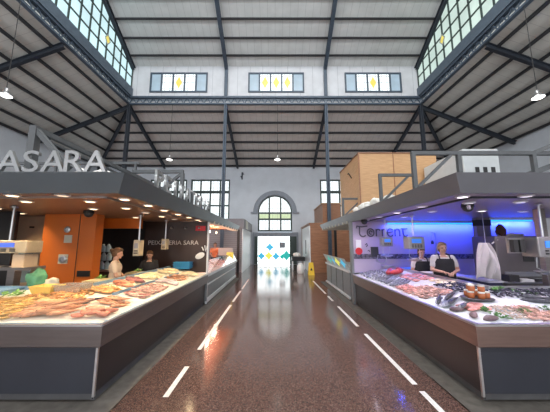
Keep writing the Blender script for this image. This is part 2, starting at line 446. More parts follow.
# purlins: nave
k = 0
y = 14.35
while y > YRIDGE + .3:
    z = zroof(y) - .09
    k += 1; MB().bar((-GX, y, z), (GX, y, z), .09, .12, (0, SL, 1)).build('roof_purlin', 'purlin_steel', label='thin dark purlin under the high roof slope, %s up from the stained windows' % ORD[k - 1], cat='purlin', kind=ST)
    y -= .83
# nave rafters
for i, x in enumerate((-GX + .12, -3.1, 3.2, GX - .12)):
    b = MB(); b.ibeam((x, GY - .1, ZR - .22), (x, YRIDGE, zr - .22), .2, .26, .03, (0, SL, 1)); b.ibeam((x, YRIDGE, zr - .22), (x, YF, zroof(YF) - .22), .2, .26, .03, (0, SL, 1))
    if i in (1, 2): b.box(x - .1, x + .1, GY - .16, GY - .02, ZG1, ZR - .15)
    b.build('roof_rafter', 'blue_steel' if i in (1, 2) else 'dark_steel', label=['dark rafter along the left gable glazing', 'thick dark rafter of the high roof left of centre', 'thick dark rafter of the high roof right of centre', 'dark rafter along the right gable glazing'][i], cat='rafter', kind=ST)
# purlins of the lower roofs (back run and the two side runs, mitred at the hips)
for k in range(7):
    t = (k + .55) / 6.75
    yb = GY + (YB - GY) * t; xb = GX + (XW - GX) * t; z = ZG0 + .1 + (ZE - ZG0 - .1) * t - .09
    MB().bar((-xb, yb, z), (xb, yb, z), .09, .12, (0, .37, 1)).build('roof_purlin', 'purlin_steel', label='thin dark purlin under the back lower roof slope, %s down from the girder' % ORD[k], cat='purlin', kind=ST)
    MB().bar((-xb, YF, z), (-xb, yb, z), .09, .12).build('roof_purlin', 'purlin_steel', label='thin dark purlin under the left lower roof slope, %s down from the girder' % ORD[k], cat='purlin', kind=ST)
    MB().bar((xb, YF, z), (xb, yb, z), .09, .12).build('roof_purlin', 'purlin_steel', label='thin dark purlin under the right lower roof slope, %s down from the girder' % ORD[k], cat='purlin', kind=ST)
def rafter(a, b, label):
    MB().ibeam(a, b, .16, .24, .03).build('roof_rafter', 'dark_steel', label=label, cat='rafter', kind=ST)
zt, ze = ZG0 - .12, ZE - .28
for x, n in ((-9.15, 'left corner'), (-3.1, 'left of centre'), (3.2, 'right of centre'), (9.15, 'right corner')):
    rafter((x, GY, zt), (x, YB - .25, ze + .08), 'dark rafter of the back lower roof, ' + n)
for y, n in ((15.0, 'at the girder corner'), (9.95, 'in the middle'), (4.9, 'nearest')):
    rafter((-GX, y, zt), (-XW + .15, y, ze), 'dark rafter of the left lower roof, ' + n)
    rafter((GX, y, zt), (XW - .15, y, ze), 'dark rafter of the right lower roof, ' + n)
rafter((-GX, GY, zt), (-XW + .2, YB - .2, ze), 'dark hip rafter at the back left corner')
rafter((GX, GY, zt), (XW - .2, YB - .2, ze), 'dark hip rafter at the back right corner')

# lattice girders
def lattice(a, b, name, label):
    a = Vector(a); b = Vector(b); L = (b - a).length; d = (b - a).normalized(); h = ZG1 - ZG0
    m = MB()
    up = Vector((0, 0, 1))
    for z, hh in ((ZG0 + .05, .10), (ZG1 - .06, .12)):
        m.bar(a + up * (z - a.z), b + up * (z - a.z), .16, hh)
    n = int(L / .42); st = L / n
    for i in range(n):
        p = a + d * st * i; q = a + d * st * (i + .5); r = a + d * st * (i + 1)
        m.bar((p.x, p.y, ZG0 + .08), (q.x, q.y, ZG1 - .1), .03, .05); m.bar((q.x, q.y, ZG1 - .1), (r.x, r.y, ZG0 + .08), .03, .05)
    m.build(name, 'blue_steel', label=label, cat='girder', kind=ST)
lattice((-GX, GY - .05, ZG0), (GX, GY - .05, ZG0), 'lattice_girder', 'blue-grey lattice girder across the back under the stained glass')
lattice((-GX, YF, ZG0), (-GX, GY - .2, ZG0), 'lattice_girder', 'blue-grey lattice girder under the left gable glazing')
lattice((GX, GY - .2, ZG0), (GX, YF, ZG0), 'lattice_girder', 'blue-grey lattice girder under the right gable glazing')
for sx, n in ((-1, 'left'), (1, 'right')):
    MB().box(sx * GX - .14, sx * GX + .14, YF, GY + .3, ZG1 + .003, ZS).build('trim_' + ('1' if sx < 0 else '2'), 'sill_steel', label='blue-grey steel sill band above the %s lattice girder' % n, cat='sill band', kind=ST)

for sx, n in ((-1, '4'), (1, '5')):
    MB().box(min(sx * (GX + .09), sx * (GX + .12)), max(sx * (GX + .09), sx * (GX + .12)), YF, GY + .3, ZG0 + .02, ZG1 + .002).build('trim_' + n, 'web_grey', label='steel web plate behind the %s lattice girder' % ('left' if sx < 0 else 'right'), cat='web plate', kind=ST)
MB().box(-GX, GX, GY + .04, GY + .07, ZG0 + .02, ZG1 + .002).build('trim_6', 'web_grey', label='steel web plate behind the back lattice girder', cat='web plate', kind=ST)

# columns
for x, m_, n in ((-9.15, 'dark_steel', 'at the left girder corner'), (-3.1, 'blue_steel', 'left of the aisle'), (3.2, 'blue_steel', 'right of the aisle'), (9.15, 'dark_steel', 'at the right girder corner')):
    t = thing('steel_column', (x, GY, 0), 'slender riveted steel column ' + n, 'column', kind=ST)
    b = MB(); b.box(x - .09, x + .09, GY - .10, GY - .08, .3, ZG0 - .002); b.box(x - .09, x + .09, GY + .08, GY + .10, .3, ZG0 - .002); b.box(x - .015, x + .015, GY - .1, GY + .1, .3, ZG0 - .002)
    b.build('shaft', m_, t)
    MB().box(x - .17, x + .17, GY - .17, GY + .17, 0, .3).build('base', m_, t)

# gable glazing, left and right
def gable(sx, n, pm, name):
    x = sx * (GX - .02)
    t = thing(name, (x, 5, ZS), 'tall leaded gable glazing on the %s side under the high roof' % n, 'window', kind=ST)
    f = MB(); g = MB(); d = MB()
    pitch = .625
    y = GY - .05
    f.bar((x, YF, ZS + .04), (x, GY - .02, ZS + .04), .1, .08)
    zz = ZS + .75
    while y > YF:
        f.bar((x, y, ZS), (x, y, zroof(y) - .12), .07, .065, (0, 1, 0)); y -= pitch
    while zz < zr - .3:
        yy = GY - (zz - ZR) / SL if zz > ZR else GY
        yl = YF if zz < zroof(YF) else 2 * YRIDGE - yy
        f.bar((x, yl, zz), (x, yy - .05, zz), .06, .06); zz += .75
    f.build('frame', 'green_frame', t)
    pts = [(GY - .03, ZS), (GY - .03, ZR - .05), (YRIDGE, zr - .05), (YF, zroof(YF) - .05), (YF, ZS)]
    g.prism(pts, lambda p, a: (a, p[0], p[1]), x + sx * .02, x + sx * .035); g.build('glazing', pm, t)
    for (yc, zc) in ((12.4, 12.62), (8.0, 14.3)):
        xa = x - sx * .07
        d = MB(); d.prism([(yc, zc - .3), (yc + .2, zc), (yc, zc + .3), (yc - .2, zc)], lambda p, a: (a, p[0], p[1]), xa, xa + sx * .01); q = d.build('stained_diamond', 'pane_yellow', t, label='yellow stained glass diamond pane')
        e = MB()
        P = [(yc, zc - .3), (yc + .2, zc), (yc, zc + .3), (yc - .2, zc)]
        for i in range(4): e.bar((xa - sx * .01, *P[i]), (xa - sx * .01, *P[(i + 1) % 4]), .03, .04)
        e.build('lead_strip', 'lead', q)
gable(-1, 'left', 'pane_blue', 'window_1')
gable(1, 'right', 'pane_green', 'window_2')

# clerestory windows with stained diamonds
for i, (a, b) in enumerate(cw):
    t = thing('window_%d' % (i + 3), ((a + b) / 2, GY, CZ0), ['clerestory window in the left bay with one yellow diamond', 'central clerestory window with three yellow diamonds', 'clerestory window in the right bay with one yellow diamond'][i], 'window', kind=ST)
    W = (b - a); p = W / 5; y = GY - .02
    f = MB()
    f.box(a, b, y - .05, y + .06, CZ0, CZ0 + .09); f.box(a, b, y - .05, y + .06, CZ1 - .09, CZ1)
    for k in range(6): xx = a + p * k; w_ = .09; xx = min(max(xx, a + .045), b - .045); f.box(xx - w_ / 2, xx + w_ / 2, y - .052, y + .062, CZ0, CZ1)
    f.build('frame', 'blue_steel', t)
    for k in range(5):
        x0, x1 = a + p * k + .05, a + p * (k + 1) - .05
        pn = MB().box(x0, x1, y + .02, y + .03, CZ0 + .05, CZ1 - .05).build('pane', 'pane_tint' if k in (0, 4) else 'pane_white', t)
        if k in (1, 2, 3):
            L_ = MB(); cx = (x0 + x1) / 2
            for q in (-.17, .17): L_.box(cx + q - .008, cx + q + .008, y, y + .02, CZ0 + .05, CZ1 - .05)
            for q in (.25, .675, 1.1): L_.box(x0, x1, y, y + .02, CZ0 + q - .008, CZ0 + q + .008)
            L_.build('lead_strip', 'lead', pn)
            if k == 2 or i == 1:
                zc = (CZ0 + CZ1) / 2
                MB().prism([(cx, zc - .42), (cx + .2, zc), (cx, zc + .42), (cx - .2, zc)], lambda q_, a_: (q_[0], a_, q_[1]), y - .012, y - .002).build('stained_diamond', 'pane_yellow', pn, label='yellow stained glass diamond')
# small vertical battens over clerestory windows, as on the photo's panel seams -> part of wall material

# back wall windows
for i, (a, b) in enumerate(wins):
    t = thing('window_%d' % (i + 6), ((a + b) / 2, YB + .1, 3), ['dark green framed back wall window left of the arch', 'dark green framed back wall window at far left', 'dark green framed back wall window right of the arch', 'dark green framed back wall window at far right'][i], 'window', kind=ST)
    f = MB(); y = YB + .1; z0, z1 = 3.0, 6.95; p = (b - a) / 4
    for k in range(5): xx = min(max(a + p * k, a + .06), b - .06); f.box(xx - .06, xx + .06, y - .05, y + .05, z0, z1)
    for z in (z0 + .06, z1 - .06, 5.9, 4.75): f.box(a, b, y - .052, y + .052, z - (.06 if z != 5.9 else .12), z + (.06 if z != 5.9 else .1))
    f.build('frame', 'green_frame', t)
    MB().box(a + .05, b - .05, y + .02, y + .035, z0 + .05, z1 - .05).build('glazing', 'pane_white', t)
    L_ = MB()
    for k in range(4):
        for q in (.3, .7): L_.box(a + p * (k + q) - .01, a + p * (k + q) + .01, y, y + .02, z0 + .1, z1 - .1)
    for z in (3.5, 4.1, 5.3, 6.25, 6.6): L_.box(a + .1, b - .1, y, y + .02, z - .01, z + .01)
    L_.build('lead_strip', 'lead', t)

# arched window over the door
t = thing('window_10', (0, YB + .1, 2.55), 'large round-arched window above the glass door', 'window', kind=ST)
y = YB + .1; f = MB(); n = 20; zb = 2.62
arc = [(AR * math.cos(PI * k / n), AZ + AR * math.sin(PI * k / n)) for k in range(n + 1)]
for k in range(n): f.bar((arc[k][0] * .965, y, AZ + (arc[k][1] - AZ) * .965), (arc[k + 1][0] * .965, y, AZ + (arc[k + 1][1] - AZ) * .965), .1, .1, (0, 1, 0))
for xx in (-AR + .06, AR - .06): f.box(xx - .06, xx + .06, y - .05, y + .05, zb, AZ)
for xx in (-.47, .47): f.box(xx - .06, xx + .06, y - .052, y + .052, zb, AZ + math.sqrt(AR ** 2 - .47 ** 2))
for z, h_ in ((zb + .06, .07), (3.62, .07), (4.13, .07)): f.box(-AR, AR, y - .06, y + .06, z - h_, z + h_)
f.build('frame', 'green_frame', t)
g = MB(); g.prism([(AR - .02, zb), *[(p_[0] * .98, p_[1]) for p_ in arc], (-AR + .02, zb)], lambda p_, a_: (p_[0], a_, p_[1]), y + .02, y + .035); g.build('glazing', 'pane_white', t)
for x0, x1 in ((-1.28, -.53), (-.41, .41), (.53, 1.28)):
    MB().box(x0, x1, y - .0, y + .01, 3.7, 4.05).build('lime_pane', 'pane_lime', t, label='pale yellow-green glass band')
L_ = MB()
for xx in (-1.05, -.78, -.2, .2, .78, 1.05): L_.box(xx - .01, xx + .01, y - .0, y + .02, zb, AZ + math.sqrt(AR ** 2 - xx ** 2) - .05)
for z in (2.9, 3.3, 4.5, 4.9): L_.box(-AR + .15, AR - .15, y - .0, y + .02, z - .01, z + .01)
L_.build('lead_strip', 'lead', t)
m = MB(); n = 24
for k in range(n):
    a0, a1 = PI * k / n, PI * (k + 1) / n
    m.prism([(1.42 * math.cos(a0), AZ + 1.42 * math.sin(a0)), (1.78 * math.cos(a0), AZ + 1.78 * math.sin(a0)), (1.78 * math.cos(a1), AZ + 1.78 * math.sin(a1)), (1.42 * math.cos(a1), AZ + 1.42 * math.sin(a1))], lambda p_, a_: (p_[0], a_, p_[1]), YB - .14, YB - .002)
for s_ in (-1, 1): m.box(min(s_ * 1.42, s_ * 1.98), max(s_ * 1.42, s_ * 1.98), YB - .141, YB - .003, AZ - .1, AZ)
m.build('trim_3', 'moulding', label='grey hood moulding around the arched window', cat='moulding', kind=ST)

# glass entrance door
t = thing('door_1', (0, YB - .1, 0), 'wide glass entrance door with coloured diamond decals', 'door', kind=ST)
f = MB(); y = YB - .12
f.box(-1.8, 1.88, y, YB - .003, 2.38, 2.55); f.box(-1.8, -1.66, y, YB - .003, 0, 2.38); f.box(1.74, 1.88, y, YB - .003, 0, 2.38)
f.box(-1.66, 1.74, y + .02, YB - .003, 2.22, 2.38)
f.build('frame', 'moulding', t)
MB().box(-1.4, 1.25, YB + .1, YB + .12, 0.02, 2.5).build('glazing', 'pane_door', t)
MB().box(-1.66, -1.38, y + .03, y + .07, .02, 2.22).build('door_leaf', 'green_frame', t, label='dark open door leaf on the left')
MB().box(1.18, 1.74, y + .03, y + .07, .02, 2.22).build('door_leaf', 'decal_teal_dark' if 'decal_teal_dark' in M else 'green_frame', t, label='dark open door leaf on the right')
st = MB()
for xx in (-.72, .0, .46): st.box(xx - .012, xx + .012, YB + .06, YB + .09, .02, 2.22)
st.box(-1.38, 1.18, YB + .06, YB + .09, .22, .27)
st.build('mullion', 'moulding', t)
def star(cx, cz, r): return [(cx + (r if k % 2 == 0 else r * .62) * math.cos(PI / 4 * k), cz + (r if k % 2 == 0 else r * .62) * math.sin(PI / 4 * k)) for k in range(8)]
for cx, cz, r, c_ in ((-1.1, .66, .32, 'decal_blue'), (-.5, .68, .34, 'decal_yellow'), (.08, .64, .32, 'decal_blue'), (.92, .70, .42, 'decal_teal'), (-.42, 1.36, .34, 'decal_blue'), (.58, .60, .22, 'decal_teal')):
    MB().prism(star(cx, cz, r), lambda p_, a_: (p_[0], a_, p_[1]), YB + .03, YB + .04).build('star_decal', c_, t, label={'decal_blue': 'blue star decal', 'decal_yellow': 'yellow star decal', 'decal_teal': 'green star decal'}[c_])
o = MB().box(.35, .82, YB + .05, YB + .055, 1.3, 1.75).build('notice', 'moulding', t)
# small dark fitting and roundel on the back wall
t = thing('wall_bracket', (-2.75, YB, 7.1), 'small dark iron bracket on the back wall left of the arch', 'bracket')
MB().box(-2.8, -2.7, YB - .06, YB - .002, 6.95, 7.55).build('plate', 'dark_steel', t)
b = MB(); b.tube([(-2.75, YB - .05, 7.4), (-2.68, YB - .3, 7.45), (-2.6, YB - .35, 7.3)], .04); b.tube([(-2.75, YB - .05, 7.05), (-2.85, YB - .2, 7.2)], .035); b.build('hook', 'dark_steel', t)


# ================================================================== STALLS
XL, XRR, YN = 1.89, 2.20, 2.95        # rim edge x (left, right), rim edge y
DW = 1.1                               # depth of the display decks
def deckz(side, x, y):
    xr = XL if side < 0 else XRR
    return .84 + .2 * min(max(0, min(abs(x) - xr, y - YN)), DW) / DW

mat('lining_led_tint', (.30, .26, .50), .3)  # blue LED reflection put into the lining colour of the right counter
def counter(side):
    xr = XL if side < 0 else XRR
    nm = 'left' if side < 0 else 'right'
    yE = 7.42; xo = 7.0
    t = thing('fish_counter', (side * (xr + .6), 5, 0), ['long L-shaped fish counter with dark panels and brown steel rim at the orange stall', 'long L-shaped fish counter with brown steel rim at the blue-lit stall'][side > 0], 'counter')
    q = lambda a: side * a
    def sb(b, x0, x1, *r): return b.box(min(q(x0), q(x1)), max(q(x0), q(x1)), *r)
    pi = .07 if side < 0 else .05
    # plinth
    b = MB(); sb(b, xr + .12, xr + .16, YN + .16, yE, 0.0125, .13); sb(b, xr + .12, xo, YN + .12, YN + .16, .041, .13); b.build('plinth', 'plinth', t)
    # body panels
    b = MB(); sb(b, xr + pi, xr + pi + .03, YN + .07, yE, .13, .62); b.build('side_panel', 'panel_dark', t)
    b = MB(); sb(b, xr + pi + .001, xo, YN + .062, YN + .092, .13, .62); b.build('front_panel', 'panel_front_reflect', t)
    b = MB(); sb(b, xr + pi - .012, xr + pi + .012, YN + .052, YN + .076, .10, .63); b.build('corner_strip', 'steel', t)
    b = MB(); sb(b, xr + DW - .04, xr + DW, YN + DW, yE, .13, 1.02); sb(b, xr + DW - .04, xo, YN + DW - .04, YN + DW, .13, 1.02); sb(b, xr + .02, xr + DW, yE - .03, yE, .13, .84); b.build('inner_panel', 'panel_grey', t)
    # rim: slightly bevelled steel band with an upper lip
    b = MB()
    prof = [(0, .835), (0, .80), (.012, .62), (.05, .60), (.06, .61), (.03, .63), (.03, .835)]
    pts0 = []
    rings = []
    for (px, py) in (('E', 0), ('C', 0), ('F', 0)):
        ring = []
        for o_, z in prof:
            if px == 'E': ring.append((q(xr + o_), yE, z))
            elif px == 'C': ring.append((q(xr + o_), YN + o_, z))
            else: ring.append((q(xo), YN + o_, z))
        rings.append(ring)
    n = len(prof); vs = [v for r in rings for v in r]
    fs = [(i * n + k, i * n + (k + 1) % n, (i + 1) * n + (k + 1) % n, (i + 1) * n + k) for i in range(2) for k in range(n)] + [tuple(range(n)), tuple(range(3 * n - 1, 2 * n - 1, -1))]
    b.add(vs, fs).build('rim', 'rim_left' if side < 0 else 'rim_brown', t)
    b = MB()
    b.bar((q(xr + .015), YN + .015, .845), (q(xr + .015), yE, .845), .03, .02); b.bar((q(xr + .015), YN + .015, .8451), (q(xo), YN + .015, .8451), .03, .02)
    b.build('rim_lip', 'steel', t)
    # sloping deck, mitred
    b = MB(); a = xr + .03; c = xr + DW
    z0, z1 = .82, 1.02
    P = [(q(a), YN + .03, z0), (q(a), yE - .03, z0), (q(c), yE - .03, z1), (q(c), YN + DW, z1), (q(xo), YN + DW, z1), (q(xo), YN + .03, z0)]
    P2 = [(x, y, z - .05) for x, y, z in P]
    b.add(P + P2, [(0, 1, 2, 3), (0, 3, 4, 5), (6, 9, 8, 7), (6, 11, 10, 9), (1, 0, 6, 7), (2, 1, 7, 8), (3, 2, 8, 9), (4, 3, 9, 10), (5, 4, 10, 11), (0, 5, 11, 6)]).build('deck', 'steel', t)
    b = MB(); b.bar((q(a + .03), YN + .05, .845), (q(a + .03), yE, .845), .07, .02); b.bar((q(a + .03), YN + .06, .8452), (q(xo), YN + .06, .8452), .07, .02)
    b.build('edge_lining', 'tray_rim' if side < 0 else 'lining_led_tint', t)
    # ice / liner bed
    b = MB(); rnd = random.Random(3 + side)
    def grid(x0, x1, y0, y1, nx, ny, keep):
        o = len(b.v)
        for i in range(nx + 1):
            for j in range(ny + 1):
                x = x0 + (x1 - x0) * i / nx; y = y0 + (y1 - y0) * j / ny
                edge = i in (0, nx) or j in (0, ny)
                b.v.append(Vector((q(x), y, deckz(side, q(x), y) + (-.012 if edge else .006 + rnd.uniform(-.007, .007)))))
        for i in range(nx):
            for j in range(ny):
                b.f.append([o + i * (ny + 1) + j, o + (i + 1) * (ny + 1) + j, o + (i + 1) * (ny + 1) + j + 1, o + i * (ny + 1) + j + 1]); b.m.append(0)
    grid(a, xo - .2, YN + .035, YN + DW - .02, 130, 30, None)
    grid(a, c - .02, YN + DW - .03, yE - .04, 30, 90, None)
    o = b.build('ice_bed', 'ice' if side > 0 else 'liner', label='crushed ice spread over the right fish counter' if side > 0 else 'white paper and crushed ice covering the left fish counter', cat='ice', kind='stuff', smooth=True)
    # back lip of the deck
    b = MB(); b.bar((q(c), YN + DW, 1.05), (q(c), yE, 1.05), .04, .07); b.bar((q(c), YN + DW, 1.0501), (q(xo), YN + DW, 1.0501), .04, .07)
    b.build('back_lip', 'tray_rim' if side < 0 else 'steel', t)
    # concrete kerb under the stall
    b = MB(); ko = XL - .17 if side < 0 else XRR - .17
    sb(b, ko, xr + .6, YN - .12, 13 if side < 0 else 11.8, 0.0005, .012); sb(b, ko, xo, YN - .12, YN + .7, 0.0005, .0121)
    b.build('trim_%d' % (7 if side < 0 else 8), 'concrete', label='worn concrete kerb along the foot of the %s counters' % nm, cat='kerb', kind=ST)
counter(-1); counter(1)

# canopies
def canopy(side):
    X0 = 1.78 if side < 0 else 2.14; Y0 = 2.93; Y1 = 13.0 if side < 0 else 12.2; YS = 7.6
    zt, zb = 2.57, 2.34; xo = 8.0; ins = .12
    q = lambda a: side * a
    fm = 'fascia' if side < 0 else 'fascia_right'
    t = thing('stall_canopy', (q(X0 + 2), 5, zb), ['dark grey stall canopy carrying raised steel letters', 'grey stall canopy with tube frames above the blue-lit stall'][side > 0], 'canopy')
    b = MB()
    # sloping fascia (top leans out)
    rings = [[(q(X0), Y1, zt), (q(X0 + ins), Y1, zb), (q(X0 + ins + .03), Y1, zb), (q(X0 + .2), Y1, zt)],
             [(q(X0), Y0, zt), (q(X0 + ins), Y0 + ins, zb), (q(X0 + ins + .03), Y0 + ins + .03, zb), (q(X0 + .2), Y0 + .2, zt)],
             [(q(xo), Y0, zt), (q(xo), Y0 + ins, zb), (q(xo), Y0 + ins + .03, zb), (q(xo), Y0 + .2, zt)]]
    vs = [v for r in rings for v in r]
    b.add(vs, [(i * 4 + k, i * 4 + (k + 1) % 4, (i + 1) * 4 + (k + 1) % 4, (i + 1) * 4 + k) for i in range(2) for k in range(4)] + [(0, 1, 2, 3), (11, 10, 9, 8)])
    b.build('fascia', fm, t)
    b = MB(); x_ = X0 + ins + .02
    b.box(min(q(x_), q(xo)), max(q(x_), q(xo)), Y0 + ins + .02, YS, zb + .02, zb + .06)
    b.build('soffit', 'soffit_left' if side < 0 else 'soffit_right', t)
    b = MB(); b.box(min(q(X0 + .15), q(xo)), max(q(X0 + .15), q(xo)), Y0 + .15, YS, zt - .06, zt - .02)
    b.build('roof_deck', fm, t)
    b = MB(); w_ = 2.2
    b.box(min(q(X0 + .15), q(X0 + w_)), max(q(X0 + .15), q(X0 + w_)), YS + .01, Y1, zt - .06, zt - .02)
    b.box(min(q(X0 + ins + .04), q(X0 + w_)), max(q(X0 + ins + .04), q(X0 + w_)), YS + .01, Y1 - .02, zb + .06, zb + .09)
    b.build('rear_soffit', 'orange_soffit' if side < 0 else 'white_metal', t)
    n = 9; jl = .38 if side < 0 else 1.5
    for k in range(n):
        y = YS + .3 + (Y1 - YS - .5) * k / (n - 1)
        MB().box(min(q(X0 + .08), q(X0 + jl)), max(q(X0 + .08), q(X0 + jl)), y - .035, y + .035, zb - .03, zb + .055).build('joist', 'cream_metal', t)
    b = MB(); b.bar((q(X0 + .5), Y0 + .45, zb + .008), (q(xo), Y0 + .45, zb + .008), .035, .025); b.bar((q(X0 + .5), Y0 + .45, zb + .0081), (q(X0 + .5), YS - .05, zb + .0081), .035, .025)
    b.build('track_rail', 'steel' if side < 0 else 'dark_steel', t)
    return t
canopy(-1); canopy(1)

# recessed downlights
def downlight(x, y, glowm, label, group, power, col, spot=True, r=.065):
    z = 2.36
    t = thing('downlight', (x, y, z - .02), label, 'downlight', group)
    MB().lathe([(r + .022, .018), (r + .022, .006), (r, 0), (r - .004, .006), (r - .004, .018)], (x, y, z - .02), 18).build('ring', 'white_metal', t)
    MB().lathe([(r - .006, .002), (r - .006, .014)], (x, y, z - .02), 16).build('lens', glowm, t)
    if power:
        l = bpy.data.lights.new('bulb', 'SPOT'); l.energy = power; l.color = col; l.spot_size = math.radians(130); l.spot_blend = .6; l.shadow_soft_size = .06
        o = bpy.data.objects.new('bulb', l); C.objects.link(o); o.parent = t; o.location = (0, 0, -.02)
WARM = (1, .72, .42); COOL = (.93, .80, 1)
for i, (x, y, p) in enumerate(sorted([(-4.95, 4.5, 90), (-5.3, 5.3, 110), (-2.12, 3.55, 60), (-2.75, 3.25, 0), (-3.4, 3.25, 60), (-4.2, 3.25, 0), (-2.75, 3.75, 50), (-3.7, 3.75, 60), (-4.6, 3.75, 60), (-2.08, 4.15, 50), (-2.1, 4.8, 60), (-2.65, 4.5, 60), (-2.1, 5.5, 50), (-2.65, 5.2, 0), (-2.1, 6.2, 60), (-2.65, 5.95, 60), (-2.1, 6.9, 50), (-2.65, 6.7, 0), (-3.3, 4.6, 30), (-3.4, 6.2, 30)], key=lambda s_: math.hypot(s_[0], s_[1]))):  # the two strongest, by the beige shelf unit, are added to brighten it
    downlight(x, y, 'lamp_glow' if p else 'lamp_dim', 'round warm downlight in the brown soffit of the left canopy, %s nearest the viewer' % ORD[i], 'warm downlights of the left canopy', p * .6, WARM)
for i, (x, y, p) in enumerate(sorted([(2.5, 3.35, 60), (3.3, 3.3, 0), (4.1, 3.3, 60), (3.0, 3.9, 50), (3.7, 3.8, 0), (4.7, 3.9, 60), (2.5, 4.3, 50), (2.5, 5.2, 60), (3.1, 5.0, 0), (2.5, 6.1, 50), (3.1, 6.1, 50), (2.5, 6.95, 50), (4.0, 4.9, 60), (4.9, 5.0, 50)], key=lambda s_: math.hypot(s_[0], s_[1]))):
    downlight(x, y, 'lamp_cool' if p > 50 else 'lamp_cool_dim', 'round cool downlight in the grey soffit of the right canopy, %s nearest the viewer' % ORD[i], 'cool downlights of the right canopy', p * .6, COOL)
for i, y in enumerate((8.2, 9.4, 10.6, 11.8)):
    l = bpy.data.lights.new('bulb', 'POINT'); l.energy = 42; l.color = (1, .62, .45); l.shadow_soft_size = .1
    t = thing('pendant_bulb', (-2.7, y, 2.15), 'small warm bulb hanging over the far pink fish counter, %s from the white post' % ORD[i], 'lamp', 'warm bulbs over the far left counter')
    MB().lathe([(.01, 0), (.035, .03), (.03, .07), (.014, .1)], (-2.7, y, 2.15), 12).build('bulb_glass', 'lamp_glow', t)
    MB().tube([(-2.7, y, 2.25), (-2.7, y, 2.4)], .01).build('cord', 'rubber', t)
    o = bpy.data.objects.new('bulb', l); C.objects.link(o); o.parent = t; o.location = (0, 0, -.1)

# rails and tube frames on the canopies
def tube_frame(pts_list, name_label, w=.06, mat_='purlin_grey', group=None):
    b = MB()
    for a, c in pts_list: b.bar(a, c, w, w)
    return b.build('tube_frame', mat_, label=name_label, cat='steel frame', group=group)
mat('purlin_grey', (.11, .115, .12), .5, .2, var=.1)
def frame_on_right(x0, x1, y, zt, labels, mids=()):
    t = thing('tube_frame', (x0, y, 2.551), labels, 'steel frame')
    MB().bar((x0 - .03, y, zt), (x1, y, zt), .06, .06).build('top_rail', 'purlin_grey', t)
    for x in (x0, *mids): MB().bar((x, y, 2.551), (x, y, zt - .031), .06, .06, (0, 1, 0)).build('post', 'purlin_grey', t)
    b = MB(); d = min(.62, (x1 - x0) * .8); b.bar((x0 + .05, y + .001, 2.62), (x0 + d, y + .001, zt - .02), .045, .045); b.build('brace', 'purlin_grey', t)
frame_on_right(2.22, 4.6, 3.95, 3.17, 'nearest grey tube frame on the right canopy', (2.95, 4.15))
frame_on_right(2.24, 3.0, 5.3, 3.17, 'middle grey tube frame on the right canopy in front of the plywood box')
frame_on_right(2.24, 3.0, 8.3, 3.17, 'farthest grey tube frame on the right canopy')
t = thing('tube_frame', (4.6, 4, 2.551), 'dark sloping tube brace at the right end of the right canopy', 'steel frame')
b = MB(); b.bar((3.6, 4.5, 2.62), (5.6, 4.2, 3.35), .09, .09); b.bar((4.15, 3.96, 3.17), (5.2, 3.6, 3.62), .05, .06); b.build('brace', 'purlin_grey', t)
t = thing('tube_frame', (-3.2, 3.2, 2.571), 'near grey tube frame behind the steel letters on the left canopy', 'steel frame')
MB().bar((-3.17, 3.2, 2.552), (-3.17, 3.2, 3.27), .09, .09, (0, 1, 0)).build('post', 'purlin_grey', t)
b = MB(); b.bar((-3.17, 3.2, 3.24), (-2.66, 3.2, 2.70), .06, .06); b.build('brace', 'purlin_grey', t)
b = MB(); b.bar((-3.17, 3.2, 3.24), (-3.17, 7.3, 3.24), .06, .07); b.bar((-3.17, 3.24, 3.15), (-3.17, 7.3, 3.1), .03, .03); b.build('top_rail', 'purlin_grey', t)
MB().bar((-3.17, 7.3, 2.552), (-3.17, 7.3, 3.20), .06, .06, (0, 1, 0)).build('post', 'purlin_grey', t)
t = thing('tube_frame', (-2.0, 5.3, 2.571), 'far grey tube frame beside the side letters on the left canopy', 'steel frame')
MB().bar((-3.05, 5.31, 3.25), (-1.96, 5.31, 3.25), .06, .07).build('top_rail', 'purlin_grey', t)
MB().bar((-1.98, 5.31, 2.57), (-1.98, 5.31, 3.215), .07, .07, (0, 1, 0)).build('post', 'purlin_grey', t)
b = MB(); b.bar((-2.02, 5.32, 3.2), (-2.7, 5.32, 2.6), .05, .05); b.build('brace', 'purlin_grey', t)
t = thing('pipe_rail', (-5, 5, 3.0), 'long horizontal grey pipe above the left canopy', 'rail')
b = MB(); b.bar((-8, 6.2, 3.72), (-3.4, 6.2, 3.72), .06, .06); b.build('rail', 'purlin_grey', t)
for x in (-7.5, -5.5, -3.5): MB().bar((x, 6.2, 2.552), (x, 6.2, 3.69), .05, .05, (0, 1, 0)).build('post', 'purlin_grey', t)

# raised steel letters
def letter_sign(text, pts, rot, height, group, lab):
    for ch, loc, wd in pts:
        pass
tf = thing('letter_sign', (-2.7, 2.97, 2.571), 'large raised steel letters A SARA standing on the front edge of the left canopy', 'sign')
for ch, x, w_ in (('A', -3.21, .30), ('S', -2.95, .20), ('A', -2.68, .29), ('R', -2.43, .23), ('A', -2.17, .28)):
    text_obj('letter', ch, 'sign_steel', (x, 2.99, 2.585), (PI / 2, 0, 0), tf, height=.27, width=w_, extrude=.04, bold=.004)
MB().box(-3.5, -2.0, 2.95, 3.03, 2.565, 2.585).build('rail', 'purlin_grey', tf)
tf = thing('letter_sign', (-1.85, 5.6, 2.571), 'raised steel letters PEIXATERIA along the aisle edge of the left canopy', 'sign')
word = 'PEIXATERIA'
for i, ch in enumerate(word):
    if ch == ' ': continue
    text_obj('letter', ch, 'sign_steel', (-1.86, 4.0 + i * .335, 2.585), (PI / 2, 0, PI / 2), tf, height=.30, width=.06 if ch == 'I' else .25, extrude=.04, bold=.02)
MB().box(-1.9, -1.82, 3.8, 7.6, 2.565, 2.585).build('rail', 'purlin_grey', tf)

